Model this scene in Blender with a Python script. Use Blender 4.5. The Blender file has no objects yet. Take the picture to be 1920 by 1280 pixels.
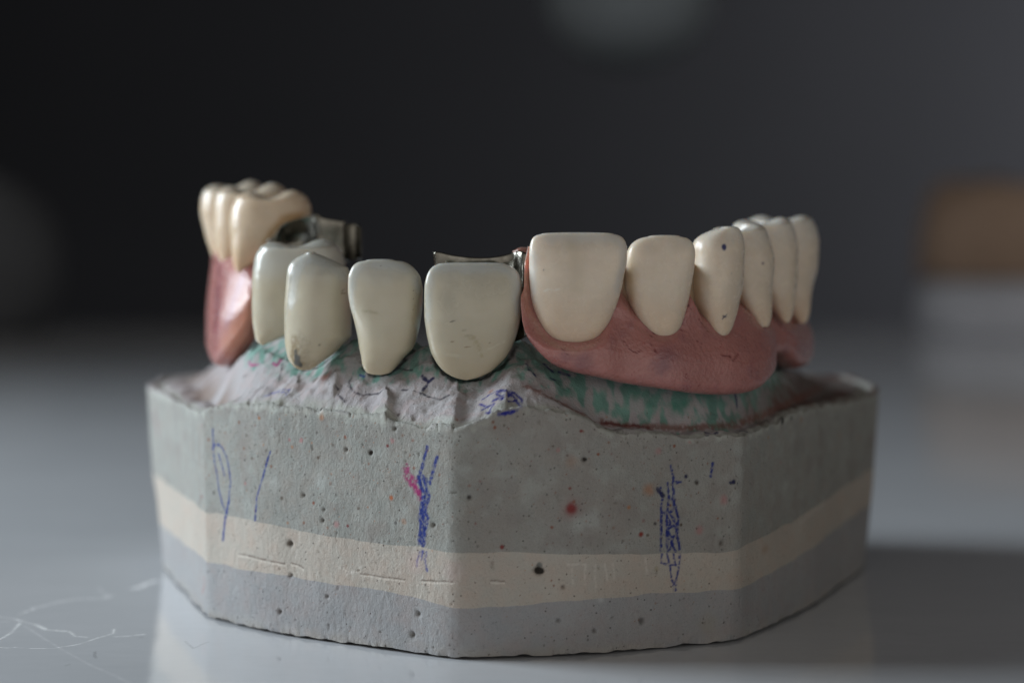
import bpy, math, random
import numpy as np
from mathutils import Vector

random.seed(4)
rng = np.random.default_rng(11)
S = 0.0008            # one modelling unit (about 0.8 mm) in metres
F = 4300.0            # focal length of the survey camera in photo pixels
HZ = 423.0            # eye level in the photo
EYE = 40.6            # eye height above the table, units
scene = bpy.context.scene
col = scene.collection

# ------------------------------------------------------------------ helpers
def Xof(px, Y): return (np.asarray(px, float) - 960.0) * Y / F
def Zof(py, Y): return EYE - (np.asarray(py, float) - HZ) * Y / F
def proj(P):
    return 960 + P[..., 0] * F / P[..., 1], HZ + (EYE - P[..., 2]) * F / P[..., 1]
def sstep(a, b, x):
    t = np.clip((x - a) / (b - a), 0, 1); return t * t * (3 - 2 * t)
def curve(xs, ys, x):
    """smooth monotone-ish interpolation (cubic Hermite with limited slopes)"""
    xs = np.asarray(xs, float); ys = np.asarray(ys, float); x = np.clip(np.asarray(x, float), xs[0], xs[-1])
    h = np.diff(xs); d = np.diff(ys) / h
    m = np.zeros(len(xs)); m[0] = d[0]; m[-1] = d[-1]
    for i in range(1, len(xs) - 1):
        m[i] = 0 if d[i-1] * d[i] <= 0 else 2 * d[i-1] * d[i] / (d[i-1] + d[i])
    k = np.clip(np.searchsorted(xs, x) - 1, 0, len(h) - 1)
    t = (x - xs[k]) / h[k]
    return ((2*t**3 - 3*t**2 + 1) * ys[k] + (t**3 - 2*t**2 + t) * h[k] * m[k]
            + (-2*t**3 + 3*t**2) * ys[k+1] + (t**3 - t**2) * h[k] * m[k+1])

_tab = rng.random((64, 64, 64)).astype(np.float32)
def noise(P, sc=1.0, off=0.0):
    """value noise 0..1 on (...,3) points"""
    q = P * sc + off + 500.0
    i = np.floor(q).astype(np.int64); f = q - i; f = f * f * (3 - 2 * f)
    r = 0
    for a in (0, 1):
        for b in (0, 1):
            for c in (0, 1):
                w = (f[..., 0] if a else 1 - f[..., 0]) * (f[..., 1] if b else 1 - f[..., 1]) * (f[..., 2] if c else 1 - f[..., 2])
                r = r + w * _tab[(i[..., 0] + a) % 64, (i[..., 1] + b) % 64, (i[..., 2] + c) % 64]
    return r
def fbm(P, sc=1.0, oct=3, off=0.0):
    r, a, t = 0, 1.0, 0
    for k in range(oct):
        r = r + a * noise(P, sc * 2**k, off + 17.3 * k); t += a; a *= .5
    return r / t

def tag(o, label=None, cat=None, group=None, kind=None):
    if label: o['label'] = label
    if cat: o['category'] = cat
    if group: o['group'] = group
    if kind: o['kind'] = kind
    return o
def empty(name, loc):
    o = bpy.data.objects.new(name, None); col.objects.link(o)
    o.empty_display_size = .005
    o.location = Vector(loc) * S; return o
def mesh_from(name, V, faces, mat, parent=None, origin=(0, 0, 0), paint=None, smooth=True):
    me = bpy.data.meshes.new(name)
    V = (np.asarray(V, float).reshape(-1, 3) - np.asarray(origin)) * S
    faces = np.asarray(faces, np.int32)
    me.vertices.add(len(V)); me.vertices.foreach_set('co', V.astype(np.float32).ravel())
    n, k = faces.shape
    me.loops.add(n * k); me.loops.foreach_set('vertex_index', faces.ravel())
    me.polygons.add(n)
    me.polygons.foreach_set('loop_start', np.arange(0, n * k, k, dtype=np.int32))
    me.polygons.foreach_set('loop_total', np.full(n, k, np.int32))
    me.update(calc_edges=True); me.validate()
    me.polygons.foreach_set('use_smooth', np.full(len(me.polygons), smooth, bool))
    if paint is not None:
        a = me.attributes.new('paint', 'FLOAT_COLOR', 'POINT')
        a.data.foreach_set('color', paint.reshape(-1, 4).astype(np.float32).ravel())
    me.materials.append(mat)
    o = bpy.data.objects.new(name, me); col.objects.link(o)
    if parent is None: o.location = Vector(origin) * S
    else: o.parent = parent
    return o
def grid_faces(n, m, cu=False, cv=False, flip=False):
    """rows n (u) x cols m (v)"""
    i = np.arange(n if cu else n - 1)[:, None]; j = np.arange(m if cv else m - 1)[None, :]
    i2 = (i + 1) % n; j2 = (j + 1) % m
    f = np.stack([(i * m + j), (i * m + j2), (i2 * m + j2), (i2 * m + j)], -1).reshape(-1, 4)
    return f[:, ::-1] if flip else f

class Paint:
    """premultiplied pigment + coverage per vertex: ink, paint, dirt and some painted shade on the surface"""
    def __init__(s, P):
        s.P = P.reshape(-1, 3); s.C = np.zeros((len(s.P), 3)); s.A = np.zeros(len(s.P))
        s.px, s.py = proj(s.P); s.shape = P.shape[:-1]
    def lay(s, idx, m, c):
        m = np.clip(m, 0, 1)
        s.C[idx] = s.C[idx] * (1 - m)[:, None] + np.asarray(c)[None] * m[:, None]
        s.A[idx] = s.A[idx] * (1 - m) + m
    def find(s, x, y):
        d = (s.px - x)**2 + (s.py - y)**2
        if d.min() > 60: return None
        c = np.nonzero(d < max(d.min() * 1.5, 9.0))[0]
        c = c[s.P[c, 1] < s.P[c, 1].min() + 1.5]
        return s.P[c[np.argmin(d[c])]]
    def stroke(s, pts, w, c, a=1.0, rough=.5, nsc=3.0, soft=.5, th=.35):
        """pts surveyed on the photo, w = width in units"""
        q = []
        for (x0, y0), (x1, y1) in zip(pts[:-1], pts[1:]):
            k = max(1, int(math.hypot(x1 - x0, y1 - y0) / 14))
            for t in range(k): q.append((x0 + (x1 - x0) * t / k, y0 + (y1 - y0) * t / k))
        q.append(pts[-1])
        Q = [s.find(*p) for p in q]; Q = [p for p in Q if p is not None]
        if len(Q) < 2: return
        Q = np.array(Q)
        lo = Q.min(0) - w * 2; hi = Q.max(0) + w * 2
        idx = np.nonzero(np.all((s.P > lo) & (s.P < hi), 1))[0]
        if not len(idx): return
        P = s.P[idx]; d = np.full(len(idx), 1e9)
        for A_, B_ in zip(Q[:-1], Q[1:]):
            e = B_ - A_; L = max(e @ e, 1e-9)
            t = np.clip(((P - A_) @ e) / L, 0, 1)
            d = np.minimum(d, np.linalg.norm(P - A_ - t[:, None] * e, axis=1))
        n = noise(P, nsc, 3.1)
        m = sstep(w * .5 * (1 + soft), w * .5 * (1 - soft), d + (n - .5) * w * .5)
        if rough: m = m * (1 - rough + rough * sstep(th - .12, th + .12, noise(P, nsc * 1.7, 9.0)))
        s.lay(idx, m * a, c)
    def spot(s, x, y, r, c, a=1.0, soft=.6, ry=None, nz=.5, nsc=2.0):
        Q = s.find(x, y); R = r * 1.6 + .2
        if Q is None: return
        idx = np.nonzero(np.all(np.abs(s.P - Q) < R, 1))[0]
        D = s.P[idx] - Q
        if ry: D = D * np.array([1, 1, r / ry])
        d = np.linalg.norm(D, axis=1) + (noise(s.P[idx], nsc, 2.0) - .5) * r * nz
        s.lay(idx, sstep(r * (1 + soft * .5), r * (1 - soft), d) * a, c)
    def array(s): return np.concatenate([s.C, s.A[:, None]], 1)

# ------------------------------------------------------------------ materials
def new_mat(name):
    m = bpy.data.materials.new(name); m.use_nodes = True
    nt = m.node_tree; nt.nodes.clear()
    out = nt.nodes.new('ShaderNodeOutputMaterial'); b = nt.nodes.new('ShaderNodeBsdfPrincipled')
    nt.links.new(b.outputs[0], out.inputs[0])
    return m, nt, b
def N(nt, t, **kw):
    n = nt.nodes.new(t)
    for k, v in kw.items():
        if k.startswith('i_'):
            key = k[2:]; n.inputs[int(key) if key.isdigit() else key.replace('_', ' ')].default_value = v
        else: setattr(n, k, v)
    return n
def coords(nt, sc=(1, 1, 1)):
    tc = N(nt, 'ShaderNodeTexCoord'); mp = N(nt, 'ShaderNodeMapping')
    mp.inputs['Scale'].default_value = [a / S for a in sc]
    nt.links.new(tc.outputs['Object'], mp.inputs[0]); return mp.outputs[0]
def tex(nt, co, scale, detail=3, rough=.55, lo=.3, hi=.7):
    n = N(nt, 'ShaderNodeTexNoise'); n.inputs['Scale'].default_value = scale
    n.inputs['Detail'].default_value = detail; n.inputs['Roughness'].default_value = rough
    nt.links.new(co, n.inputs['Vector'])
    r = N(nt, 'ShaderNodeMapRange'); r.inputs[1].default_value = lo; r.inputs[2].default_value = hi
    nt.links.new(n.outputs[0], r.inputs[0]); return r.outputs[0]
def mix(nt, f, a, b, mode='MIX'):
    m = N(nt, 'ShaderNodeMix', data_type='RGBA', blend_type=mode)
    for s, v in ((0, f), (6, a), (7, b)):
        if hasattr(v, 'is_linked'): nt.links.new(v, m.inputs[s])
        else: m.inputs[s].default_value = (*v, 1) if isinstance(v, tuple) else v
    return m.outputs[2]
def painted(nt, base):
    a = N(nt, 'ShaderNodeAttribute', attribute_name='paint')
    inv = N(nt, 'ShaderNodeMath', operation='SUBTRACT'); inv.inputs[0].default_value = 1
    nt.links.new(a.outputs['Alpha'], inv.inputs[1])
    v = N(nt, 'ShaderNodeVectorMath', operation='SCALE')
    nt.links.new(base, v.inputs[0]); nt.links.new(inv.outputs[0], v.inputs[3])
    ad = N(nt, 'ShaderNodeVectorMath', operation='ADD')
    nt.links.new(v.outputs[0], ad.inputs[0]); nt.links.new(a.outputs['Color'], ad.inputs[1])
    return ad.outputs[0], a.outputs['Alpha']
def bump(nt, b, hs, dist, strength=1.0):
    bp = N(nt, 'ShaderNodeBump'); bp.inputs['Distance'].default_value = dist * S
    bp.inputs['Strength'].default_value = strength
    nt.links.new(hs, bp.inputs['Height']); nt.links.new(bp.outputs[0], b.inputs['Normal'])
def math_(nt, op, a, b):
    m = N(nt, 'ShaderNodeMath', operation=op)
    for i, v in enumerate((a, b)):
        if hasattr(v, 'is_linked'): nt.links.new(v, m.inputs[i])
        else: m.inputs[i].default_value = v
    return m.outputs[0]

def plaster(name, c1, c2, speck=.8, grain=.075):
    m, nt, b = new_mat(name); co = coords(nt); cv = coords(nt, (1, 1, .45))
    base = mix(nt, tex(nt, co, .16, 4), c1, c2)
    warm = tuple(x * f for x, f in zip(c1, (1.12, .98, .93)))
    base = mix(nt, math_(nt, 'MULTIPLY', tex(nt, co, .55, 4, .6, .42, .75), .75), base, warm)
    dk = tuple(x * .55 for x in c1)
    base = mix(nt, math_(nt, 'MULTIPLY', tex(nt, co, 4.5, 2, .6, .60, .76), speck), base, dk)
    lt = tuple(min(1, x * 1.45) for x in c1)
    base = mix(nt, math_(nt, 'MULTIPLY', tex(nt, co, 6.5, 2, .6, .58, .78), speck * .8), base, lt)
    # tiny open pores
    vo = N(nt, 'ShaderNodeTexVoronoi'); vo.inputs['Scale'].default_value = 1.5; vo.inputs['Randomness'].default_value = 1
    nt.links.new(co, vo.inputs['Vector'])
    pr = N(nt, 'ShaderNodeMapRange'); pr.inputs[1].default_value = .06; pr.inputs[2].default_value = .14
    pr.inputs[3].default_value = 1; pr.inputs[4].default_value = 0
    nt.links.new(vo.outputs['Distance'], pr.inputs[0])
    gate = N(nt, 'ShaderNodeSeparateColor'); nt.links.new(vo.outputs['Color'], gate.inputs[0])
    g = math_(nt, 'GREATER_THAN', gate.outputs[0], .55)
    pore = math_(nt, 'MULTIPLY', pr.outputs[0], g)
    base = mix(nt, math_(nt, 'MULTIPLY', pore, .6), base, (.07, .05, .04))
    c, al = painted(nt, base)
    nt.links.new(c, b.inputs['Base Color'])
    b.inputs['Roughness'].default_value = .82; b.inputs['Specular IOR Level'].default_value = .25
    h = math_(nt, 'ADD', math_(nt, 'MULTIPLY', tex(nt, co, 4.2, 5, .7, .2, .8), 1.3),
              math_(nt, 'MULTIPLY', tex(nt, cv, 2.6, 3, .6, .3, .7), .35))
    h = math_(nt, 'SUBTRACT', h, math_(nt, 'MULTIPLY', pore, 2.0))
    bump(nt, b, h, grain)
    return m
def ceramic(name, body, tip, neck, ztip, zneck, rough=.2, sss=.35):
    """ztip / zneck: heights above the table where the shade turns translucent / warm"""
    m, nt, b = new_mat(name); co = coords(nt)
    sp = N(nt, 'ShaderNodeSeparateXYZ'); nt.links.new(co, sp.inputs[0])
    wob = math_(nt, 'ADD', sp.outputs[2], math_(nt, 'MULTIPLY', tex(nt, co, .35, 2), .9))
    r1 = N(nt, 'ShaderNodeMapRange', interpolation_type='SMOOTHSTEP'); r1.inputs[1].default_value = ztip - 2.6; r1.inputs[2].default_value = ztip + .9
    r2 = N(nt, 'ShaderNodeMapRange', interpolation_type='SMOOTHSTEP'); r2.inputs[1].default_value = zneck + 5.5; r2.inputs[2].default_value = zneck
    nt.links.new(wob, r1.inputs[0]); nt.links.new(wob, r2.inputs[0])
    c = mix(nt, r2.outputs[0], body, neck); c = mix(nt, math_(nt, 'MULTIPLY', r1.outputs[0], .8), c, tip)
    c = mix(nt, math_(nt, 'MULTIPLY', tex(nt, co, .45, 3, .5, .4, .8), .22), c, tuple(x * .72 for x in body))
    band = coords(nt, (.15, .15, 1.0))
    c = mix(nt, math_(nt, 'MULTIPLY', tex(nt, band, 1.3, 2, .5, .45, .8), .10), c, tuple(x * 1.2 for x in body))
    c, al = painted(nt, c)
    nt.links.new(c, b.inputs['Base Color'])
    b.inputs['Subsurface Weight'].default_value = sss
    b.inputs['Subsurface Radius'].default_value = (1.0, .75, .5); b.inputs['Subsurface Scale'].default_value = 1.3 * S
    b.inputs['IOR'].default_value = 1.5
    rr = math_(nt, 'ADD', math_(nt, 'MULTIPLY', tex(nt, co, 1.2, 3), .12), rough)
    nt.links.new(math_(nt, 'ADD', rr, math_(nt, 'MULTIPLY', al, .3)), b.inputs['Roughness'])
    h = math_(nt, 'ADD', tex(nt, co, .45, 2), math_(nt, 'MULTIPLY', tex(nt, band, 1.1, 1), .15))
    bump(nt, b, h, .035)
    return m
def acrylic():
    m, nt, b = new_mat('denture_pink_acrylic'); co = coords(nt)
    c = mix(nt, tex(nt, co, .25, 3), (.46, .205, .18), (.40, .18, .165))
    c = mix(nt, math_(nt, 'MULTIPLY', tex(nt, co, .5, 3, .5, .55, .8), .45), c, (.21, .08, .11))
    n1 = N(nt, 'ShaderNodeTexNoise'); n1.inputs['Scale'].default_value = .9; n1.inputs['Detail'].default_value = 2
    n1.inputs['Distortion'].default_value = 1.2; nt.links.new(co, n1.inputs['Vector'])
    ln = math_(nt, 'ABSOLUTE', math_(nt, 'SUBTRACT', n1.outputs[0], .5), 0)
    r = N(nt, 'ShaderNodeMapRange'); r.inputs[1].default_value = .003; r.inputs[2].default_value = .008; r.inputs[3].default_value = 1; r.inputs[4].default_value = 0
    nt.links.new(ln, r.inputs[0])
    fib = math_(nt, 'MULTIPLY', r.outputs[0], tex(nt, co, 1.1, 2, .5, .56, .62))
    c = mix(nt, math_(nt, 'MULTIPLY', fib, .75), c, (.20, .02, .025))
    c = mix(nt, math_(nt, 'MULTIPLY', tex(nt, co, 5, 1, .5, .72, .8), .5), c, (.6, .35, .33))
    c, al = painted(nt, c)
    nt.links.new(c, b.inputs['Base Color'])
    b.inputs['Subsurface Weight'].default_value = .4; b.inputs['Subsurface Radius'].default_value = (1, .35, .3)
    b.inputs['Subsurface Scale'].default_value = 1.4 * S
    nt.links.new(math_(nt, 'ADD', math_(nt, 'MULTIPLY', tex(nt, co, 1.0, 4), .18), .13), b.inputs['Roughness'])
    bump(nt, b, math_(nt, 'ADD', tex(nt, co, .5, 2), math_(nt, 'MULTIPLY', tex(nt, co, 3.0, 3), .5)), .09)
    return m
def metal():
    m, nt, b = new_mat('cast_alloy'); co = coords(nt)
    c = mix(nt, tex(nt, co, .7, 4, .6, .3, .75), (.25, .24, .21), (.07, .064, .05))
    nt.links.new(c, b.inputs['Base Color']); b.inputs['Metallic'].default_value = 1
    nt.links.new(math_(nt, 'ADD', math_(nt, 'MULTIPLY', tex(nt, co, .9, 2), .14), .10), b.inputs['Roughness'])
    bump(nt, b, tex(nt, co, .5, 1), .03)
    return m
def simple(name, c, rough=.5, c2=None, sc=.05):
    m, nt, b = new_mat(name); co = coords(nt)
    b.inputs['Specular IOR Level'].default_value = .5 if rough < .6 else .0
    nt.links.new(mix(nt, tex(nt, co, sc, 3), c, c2 or tuple(x * .85 for x in c)), b.inputs['Base Color'])
    b.inputs['Roughness'].default_value = rough
    return m

M_top = plaster('green_grey_die_stone', (.312, .322, .300), (.362, .362, .338), .8)
M_band = plaster('cream_plaster', (.455, .42, .37), (.50, .46, .405), .45, .06)
M_low = plaster('blue_grey_plaster', (.325, .33, .338), (.37, .37, .372), .5, .06)
M_pink = acrylic(); M_metal = metal()

# ------------------------------------------------------------------ the cast: plan outline (bottom edge)
PLAN = [(-42.9, 277, 1.5), (-31.6, 237.3, .55), (-24.6, 228.7, 3), (-15, 221.3, 3), (-5.2, 214.4, .9), (7, 216.3, 4), (22.0, 223.7, .9),
        (30.8, 241.0, 6), (42.7, 274, 1.5), (41.8, 285, 2), (35, 294, 3), (10, 300, 8), (-14, 300, 8), (-35, 294, 3), (-41.8, 286, 2)]
def round_loop(pl):
    """polygon with its own corner radius per vertex"""
    out = []; n = len(pl)
    for i in range(n):
        V_ = np.array(pl[i][:2], float); A_ = np.array(pl[i - 1][:2], float); B_ = np.array(pl[(i + 1) % n][:2], float); rad = pl[i][2]
        la = np.linalg.norm(A_ - V_); lb = np.linalg.norm(B_ - V_)
        p0 = V_ + (A_ - V_) / la * min(rad, la * .45); p1 = V_ + (B_ - V_) / lb * min(rad, lb * .45)
        for t in np.linspace(0, 1, 7): out.append((1 - t)**2 * p0 + 2 * t * (1 - t) * V_ + t * t * p1)
    return np.array(out)
LOOP = round_loop(PLAN)
CEN = np.array([0.0, 258.0])
def resample(loop):
    Q = np.vstack([loop, loop[:1]]); seg = np.linalg.norm(np.diff(Q, axis=0), axis=1)
    s = np.concatenate([[0], np.cumsum(seg)])
    pos = [0.0]
    while pos[-1] < s[-1]:
        x = np.interp(pos[-1], s, Q[:, 0]); y = np.interp(pos[-1], s, Q[:, 1])
        if y > 276: st = 1.2
        elif -33 < x < 25 and y < 240: st = .115
        else: st = .22
        pos.append(pos[-1] + st)
    pos = np.array(pos[:-1])
    return np.stack([np.interp(pos, s, Q[:, 0]), np.interp(pos, s, Q[:, 1])], 1), pos
B, bs = resample(LOOP)
nb = len(B)
tan = np.roll(B, -4, 0) - np.roll(B, 4, 0); tan /= np.linalg.norm(tan, axis=1)[:, None]
NRM = np.stack([tan[:, 1], -tan[:, 0]], 1)
if ((B - CEN) * NRM).sum(1).mean() < 0: NRM = -NRM
front = B[:, 1] < 277
bpx = 960 + B[:, 0] * F / B[:, 1]
def along(pxs, vals, back):
    v = curve(pxs, vals, bpx)
    w = sstep(272, 286, B[:, 1]); return v * (1 - w) + back * w
rim = along([270, 300, 340, 372, 400, 460, 560, 650, 740, 800, 860, 900, 960, 1053, 1090, 1119, 1162, 1240, 1319, 1381, 1444, 1486, 1555, 1606, 1650],
            [22.0, 21.4, 21.5, 21.3, 22.2, 22.7, 22.6, 22.6, 22.2, 21.8, 21.9, 22.6, 23.7, 23.4, 22.8, 22.0, 21.2, 20.9, 20.5, 20.5, 21.0, 21.7, 21.3, 21.0, 21.8], 21.8)
band_hi = along([280, 330, 390, 480, 620, 760, 860, 1050, 1200, 1375, 1440, 1520, 1600, 1640],
                [11.0, 11.0, 11.1, 10.95, 10.5, 10.2, 10.1, 9.75, 9.35, 9.0, 9.6, 10.5, 11.6, 12.0], 11.5)
band_lo = along([280, 330, 390, 480, 620, 760, 860, 1050, 1200, 1375, 1440, 1520, 1600, 1640],
                [5.0, 5.5, 5.95, 5.9, 5.8, 5.4, 4.9, 5.15, 5.3, 5.1, 5.6, 6.4, 7.4, 7.8], 6.5)
rim = rim + (noise(np.c_[B, B[:, :1] * 0], 1.1) - .5) * .22 + (noise(np.c_[B, B[:, :1] * 0], .35) - .5) * .35

# gum line on the stone: labial arch (x, y, z)
ARCH = np.array([(-37, 292, 23), (-33, 277, 25), (-31.5, 262, 25), (-29.5, 250, 26), (-26.3, 240, 27.6), (-20.3, 231.6, 26.0),
                 (-16.4, 228.2, 27.6), (-12.4, 225.2, 25.9), (-8.2, 223.6, 27.4), (-3.8, 222.0, 25.4), (.6, 222.6, 27.6), (6, 224.0, 26.6),
                 (14.5, 227, 26.0), (20.5, 231, 25.5), (26, 238, 25), (28.5, 247, 25), (30, 259, 24.8), (31, 277, 24), (31, 292, 23)], float)
t0 = np.arange(len(ARCH)); tt = np.linspace(0, len(ARCH) - 1, 140)
ARC = np.stack([curve(t0, ARCH[:, k], tt) for k in range(3)], 1)
def poly_dist(Q, L, closed=False):
    """distance, side sign and parameter of the nearest point on polyline L (k,2)"""
    best = np.full(len(Q), 1e9); par = np.zeros(len(Q)); sg = np.zeros(len(Q))
    n = len(L) if closed else len(L) - 1
    for i in range(n):
        A_ = L[i]; e = L[(i + 1) % len(L)] - A_; LL = max(e @ e, 1e-9)
        t = np.clip(((Q - A_) @ e) / LL, 0, 1)
        D = Q - A_ - t[:, None] * e; d = (D**2).sum(1)
        k = d < best; best[k] = d[k]; par[k] = i + t[k]; sg[k] = np.sign(e[0] * D[k, 1] - e[1] * D[k, 0])
    return np.sqrt(best), par, sg
def stone_top(Q, rimz):
    """height of the top of the cast over plan points Q; rimz = rim height on the same ray"""
    dr, _, _ = poly_dist(Q, LOOP[::3], True)
    da, par, sg = poly_dist(Q, ARC[:, :2])
    gz = np.interp(par, np.arange(len(ARC)), ARC[:, 2])
    out = sg < 0                                     # towards the rim
    P3 = np.c_[Q, np.zeros(len(Q))]
    f = dr / np.maximum(dr + da, 1e-6)
    lin = f**1.0
    flat = sstep(.38, 1.0, f)**.9
    right = sstep(2.0, 9.0, Q[:, 0]); left = sstep(-24, -30, Q[:, 0])
    w = np.clip(right + left, 0, 1)
    g = lin * (1 - w) + flat * w
    z = rimz + (gz - rimz) * g
    z = z - .25 * right * np.exp(-((f - .3) / .14)**2) * sstep(30, 24, Q[:, 0]) - .5 * np.exp(-(((Q - np.array([-35.2, 257.]))**2) / np.array([4., 30.])).sum(1))
    # inside the arch: ridge under the teeth, then the palate
    zi = gz + 1.6 * sstep(0, 2.5, da) - 7.0 * sstep(7, 19, da)
    z = np.where(out, z, zi)
    # frenum and root relief
    def ridge(x0, y0, x1, y1, wd, h):
        A_ = np.array([x0, y0]); e = np.array([x1, y1]) - A_; t = np.clip(((Q - A_) @ e) / (e @ e), 0, 1)
        D = Q - A_ - t[:, None] * e
        k = np.where(D[:, 0] > 0, wd * .55, wd * 1.5)
        return h * np.exp(-((D**2).sum(1)) / k**2)
    z = z + ridge(-12.2, 221.9, -12.0, 219.6, .75, .75) + ridge(-5.2, 219.5, -5.6, 215.2, 1.1, .8) + ridge(-17.5, 226.8, -17.4, 225.6, .6, .5)
    z = z + ridge(1.5, 219.6, -.5, 217.6, 1.4, .7) + ridge(-21.5, 229.5, -24, 227.6, 1.0, .4)
    z = z - .5 * np.exp(-(((Q - np.array([-9.4, 222.2]))**2).sum(1)) / 2.2) - .35 * np.exp(-(((Q - np.array([-15.6, 226.2]))**2).sum(1)) / .8)
    amp = sstep(0.2, 1.5, dr)
    z = z + ((fbm(P3, .45, 2) - .5) * .5 + (fbm(P3, 1.0, 2, 9) - .5) * .45 * (1 - right)) * amp + (fbm(P3, 2.2, 2) - .5) * .12
    e = np.clip(dr / 1.0, 0, 1)
    z = z - .45 * (1 - e)**2 - sstep(.5, .8, noise(P3, 1.1, 40)) * .3 * np.exp(-((dr - .4) / .5)**2)
    return z, dr, da, f, out, gz

def wall_pts(zlo, zhi, n):
    t = np.linspace(0, 1, n)[:, None]
    Z = zlo[None] + (zhi - zlo)[None] * t
    P = np.zeros((n, nb, 3)); P[..., 2] = Z
    kk = np.hanning(59); kk /= kk.sum()
    BS = np.stack([np.convolve(np.r_[B[-29:, q], B[:, q], B[:29, q]], kk, 'valid') for q in (0, 1)], 1)
    wz = (sstep(11, 0, Z) * .95)[..., None]; BB = B[None] * (1 - wz) + BS[None] * wz
    grow = (Z / 21.7) * (.4 + .9 * sstep(240, 272, B[:, 1]))[None]
    P[..., 0] = BB[..., 0] + NRM[None, :, 0] * grow; P[..., 1] = BB[..., 1] + NRM[None, :, 1] * grow
    return P
PITS = [(695, 848, .22), (603, 768, .3), (880, 932, .2), (569, 928, .2), (543, 1018, .3), (1009, 1069, .35), (1095, 861, .2), (606, 975, .2), (608, 955, .15),
        (740, 803, .2), (837, 806, .2), (545, 1077, .2), (525, 1146, .22), (614, 1117, .18), (783, 1150, .25), (773, 1190, .25), (1057, 1100, .2),
        (1205, 1164, .25), (1047, 1163, .18), (1115, 1183, .18), (812, 985, .2), (648, 843, .2), (1560, 886, .3), (1308, 904, .2), (1352, 1018, .2)]
def relief(P):
    """grinding marks, pores and chips pushed into the walls"""
    sh = P.shape; Q = P.reshape(-1, 3).copy()
    Nn = np.broadcast_to(NRM[None], (sh[0], nb, 2)).reshape(-1, 2)
    px, py = proj(Q)
    d = (fbm(Q, .22, 2) - .5) * .30 + (fbm(Q * np.array([1, 1, .7]), 2.4, 2) - .5) * .07
    pit = np.zeros(len(Q))
    for x, y, r in PITS:
        k = np.nonzero((abs(px - x) < 60) & (abs(py - y) < 60) & (Q[:, 1] < 275))[0]
        if not len(k): continue
        dd = (px[k] - x)**2 + (py[k] - y)**2
        if dd.min() > 9: continue
        c = Q[k[np.argmin(dd)]]; wob = .7 + .7 * noise(Q[k] * np.array([1, 1, .8]), 3.3, x)
        pit[k] = np.maximum(pit[k], np.exp(-(((Q[k] - c)**2).sum(1)) / (r * r * wob)) * r * 1.5)
    nn = noise(Q, 2.3, 77)
    pit += np.where(nn > .86, (nn - .88) * 1.2, 0)
    d = d - pit
    # chipped foot
    foot = np.exp(-(Q[:, 2] / .5)**2); d -= foot * (.05 + .16 * (noise(Q * np.array([1, 1, .1]), 1.2, 5) > .55))
    Q[:, :2] += Nn * d[:, None]
    return Q.reshape(sh), pit.reshape(sh[:2])

b3 = np.c_[B, B[:, :1] * 0]
band_hi = band_hi + (fbm(b3, .35, 3, 4) - .5) * .5
band_lo = band_lo + (fbm(b3, .3, 3, 9) - .5) * .6
foot_z = .26 + .25 * (noise(np.c_[B, B[:, :1] * 0], .9, 12) - .5)
zero = np.full(nb, 0.0) + np.clip(foot_z, 0.0, .4)
W_low, pit_l = relief(wall_pts(zero, band_lo, 56))
W_mid, pit_m = relief(wall_pts(band_lo, band_hi, 48))
W_top, pit_t = relief(wall_pts(band_hi, rim - .45, 118))
# top surface rings, starting where the wall ends
edge = W_top[-1, :, :2]
rr = np.concatenate([np.linspace(1, .80, 90)[1:], np.linspace(.80, .62, 50)[1:], np.linspace(.62, 0, 40)[1:]])
T = np.zeros((len(rr), nb, 3))
T[..., :2] = CEN + (edge - CEN)[None] * rr[:, None, None]
zt, dr, da, ff, outm, gz = stone_top(T[..., :2].reshape(-1, 2), np.broadcast_to(rim[None], T.shape[:2]).reshape(-1))
T[..., 2] = zt.reshape(T.shape[:2])
U = np.concatenate([W_top, T], 0)

cast = empty('dental_cast', (0, 250, 0))
tag(cast, 'stained three-layer stone dental cast with ink scribbles, standing on the glossy white table', 'dental model')
ORG = (0, 250, 0)

BLUE = (.03, .055, .26); NAVY = (.012, .015, .07); BLACK = (.012, .013, .014); RED = (.20, .02, .02); BROWN = (.22, .075, .03)
ORANGE = (.42, .19, .09); MAG = (.36, .03, .16); PINKC = (.45, .20, .20); GREEN = (.155, .315, .265); TOPC = (.455, .435, .445)

def pit_paint(pt, pit):
    k = np.nonzero(pit.ravel() > .03)[0]
    pt.lay(k, np.clip(pit.ravel()[k] * 2.2, 0, .6), (.07, .055, .045))
def random_spots(pt, n, cols, lo, hi, box, seed):
    r = random.Random(seed)
    vis = np.nonzero((pt.P[:, 1] < 272) & (pt.px > box[0]) & (pt.px < box[2]) & (pt.py > box[1]) & (pt.py < box[3]))[0]
    for _ in range(n):
        q = pt.P[vis[r.randrange(len(vis))]]; rad = lo + (hi - lo) * r.random()**3
        k = np.nonzero(np.all(np.abs(pt.P - q) < rad * 2, 1))[0]
        d = np.linalg.norm((pt.P[k] - q), axis=1) + (noise(pt.P[k], 3.) - .5) * rad * .8
        pt.lay(k, sstep(rad * 1.2, rad * .4, d) * r.uniform(.35, .95), r.choice(cols))

# ---- upper stone
pu = Paint(U); P_ = pu.P; allk = np.arange(len(P_))
nw = W_top.shape[0] * nb
topk = np.arange(nw, len(P_)); wallk = np.arange(nw)
tf, tout, tda, tdr = ff, outm, da, dr
PT = P_[topk]
# paler, pinkish skin of the impression surface
edge_m = sstep(.15, .9, tdr + (noise(PT, .8) - .5) * .9)
pu.lay(topk, edge_m * .92, TOPC)
pu.lay(topk, sstep(.45, .7, fbm(PT, .5, 3, 8)) * .5 * edge_m, (.42, .38, .40))
pu.lay(topk, sstep(.52, .7, fbm(PT, 1.3, 2, 21)) * .25 * edge_m, (.52, .38, .36))
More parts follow.
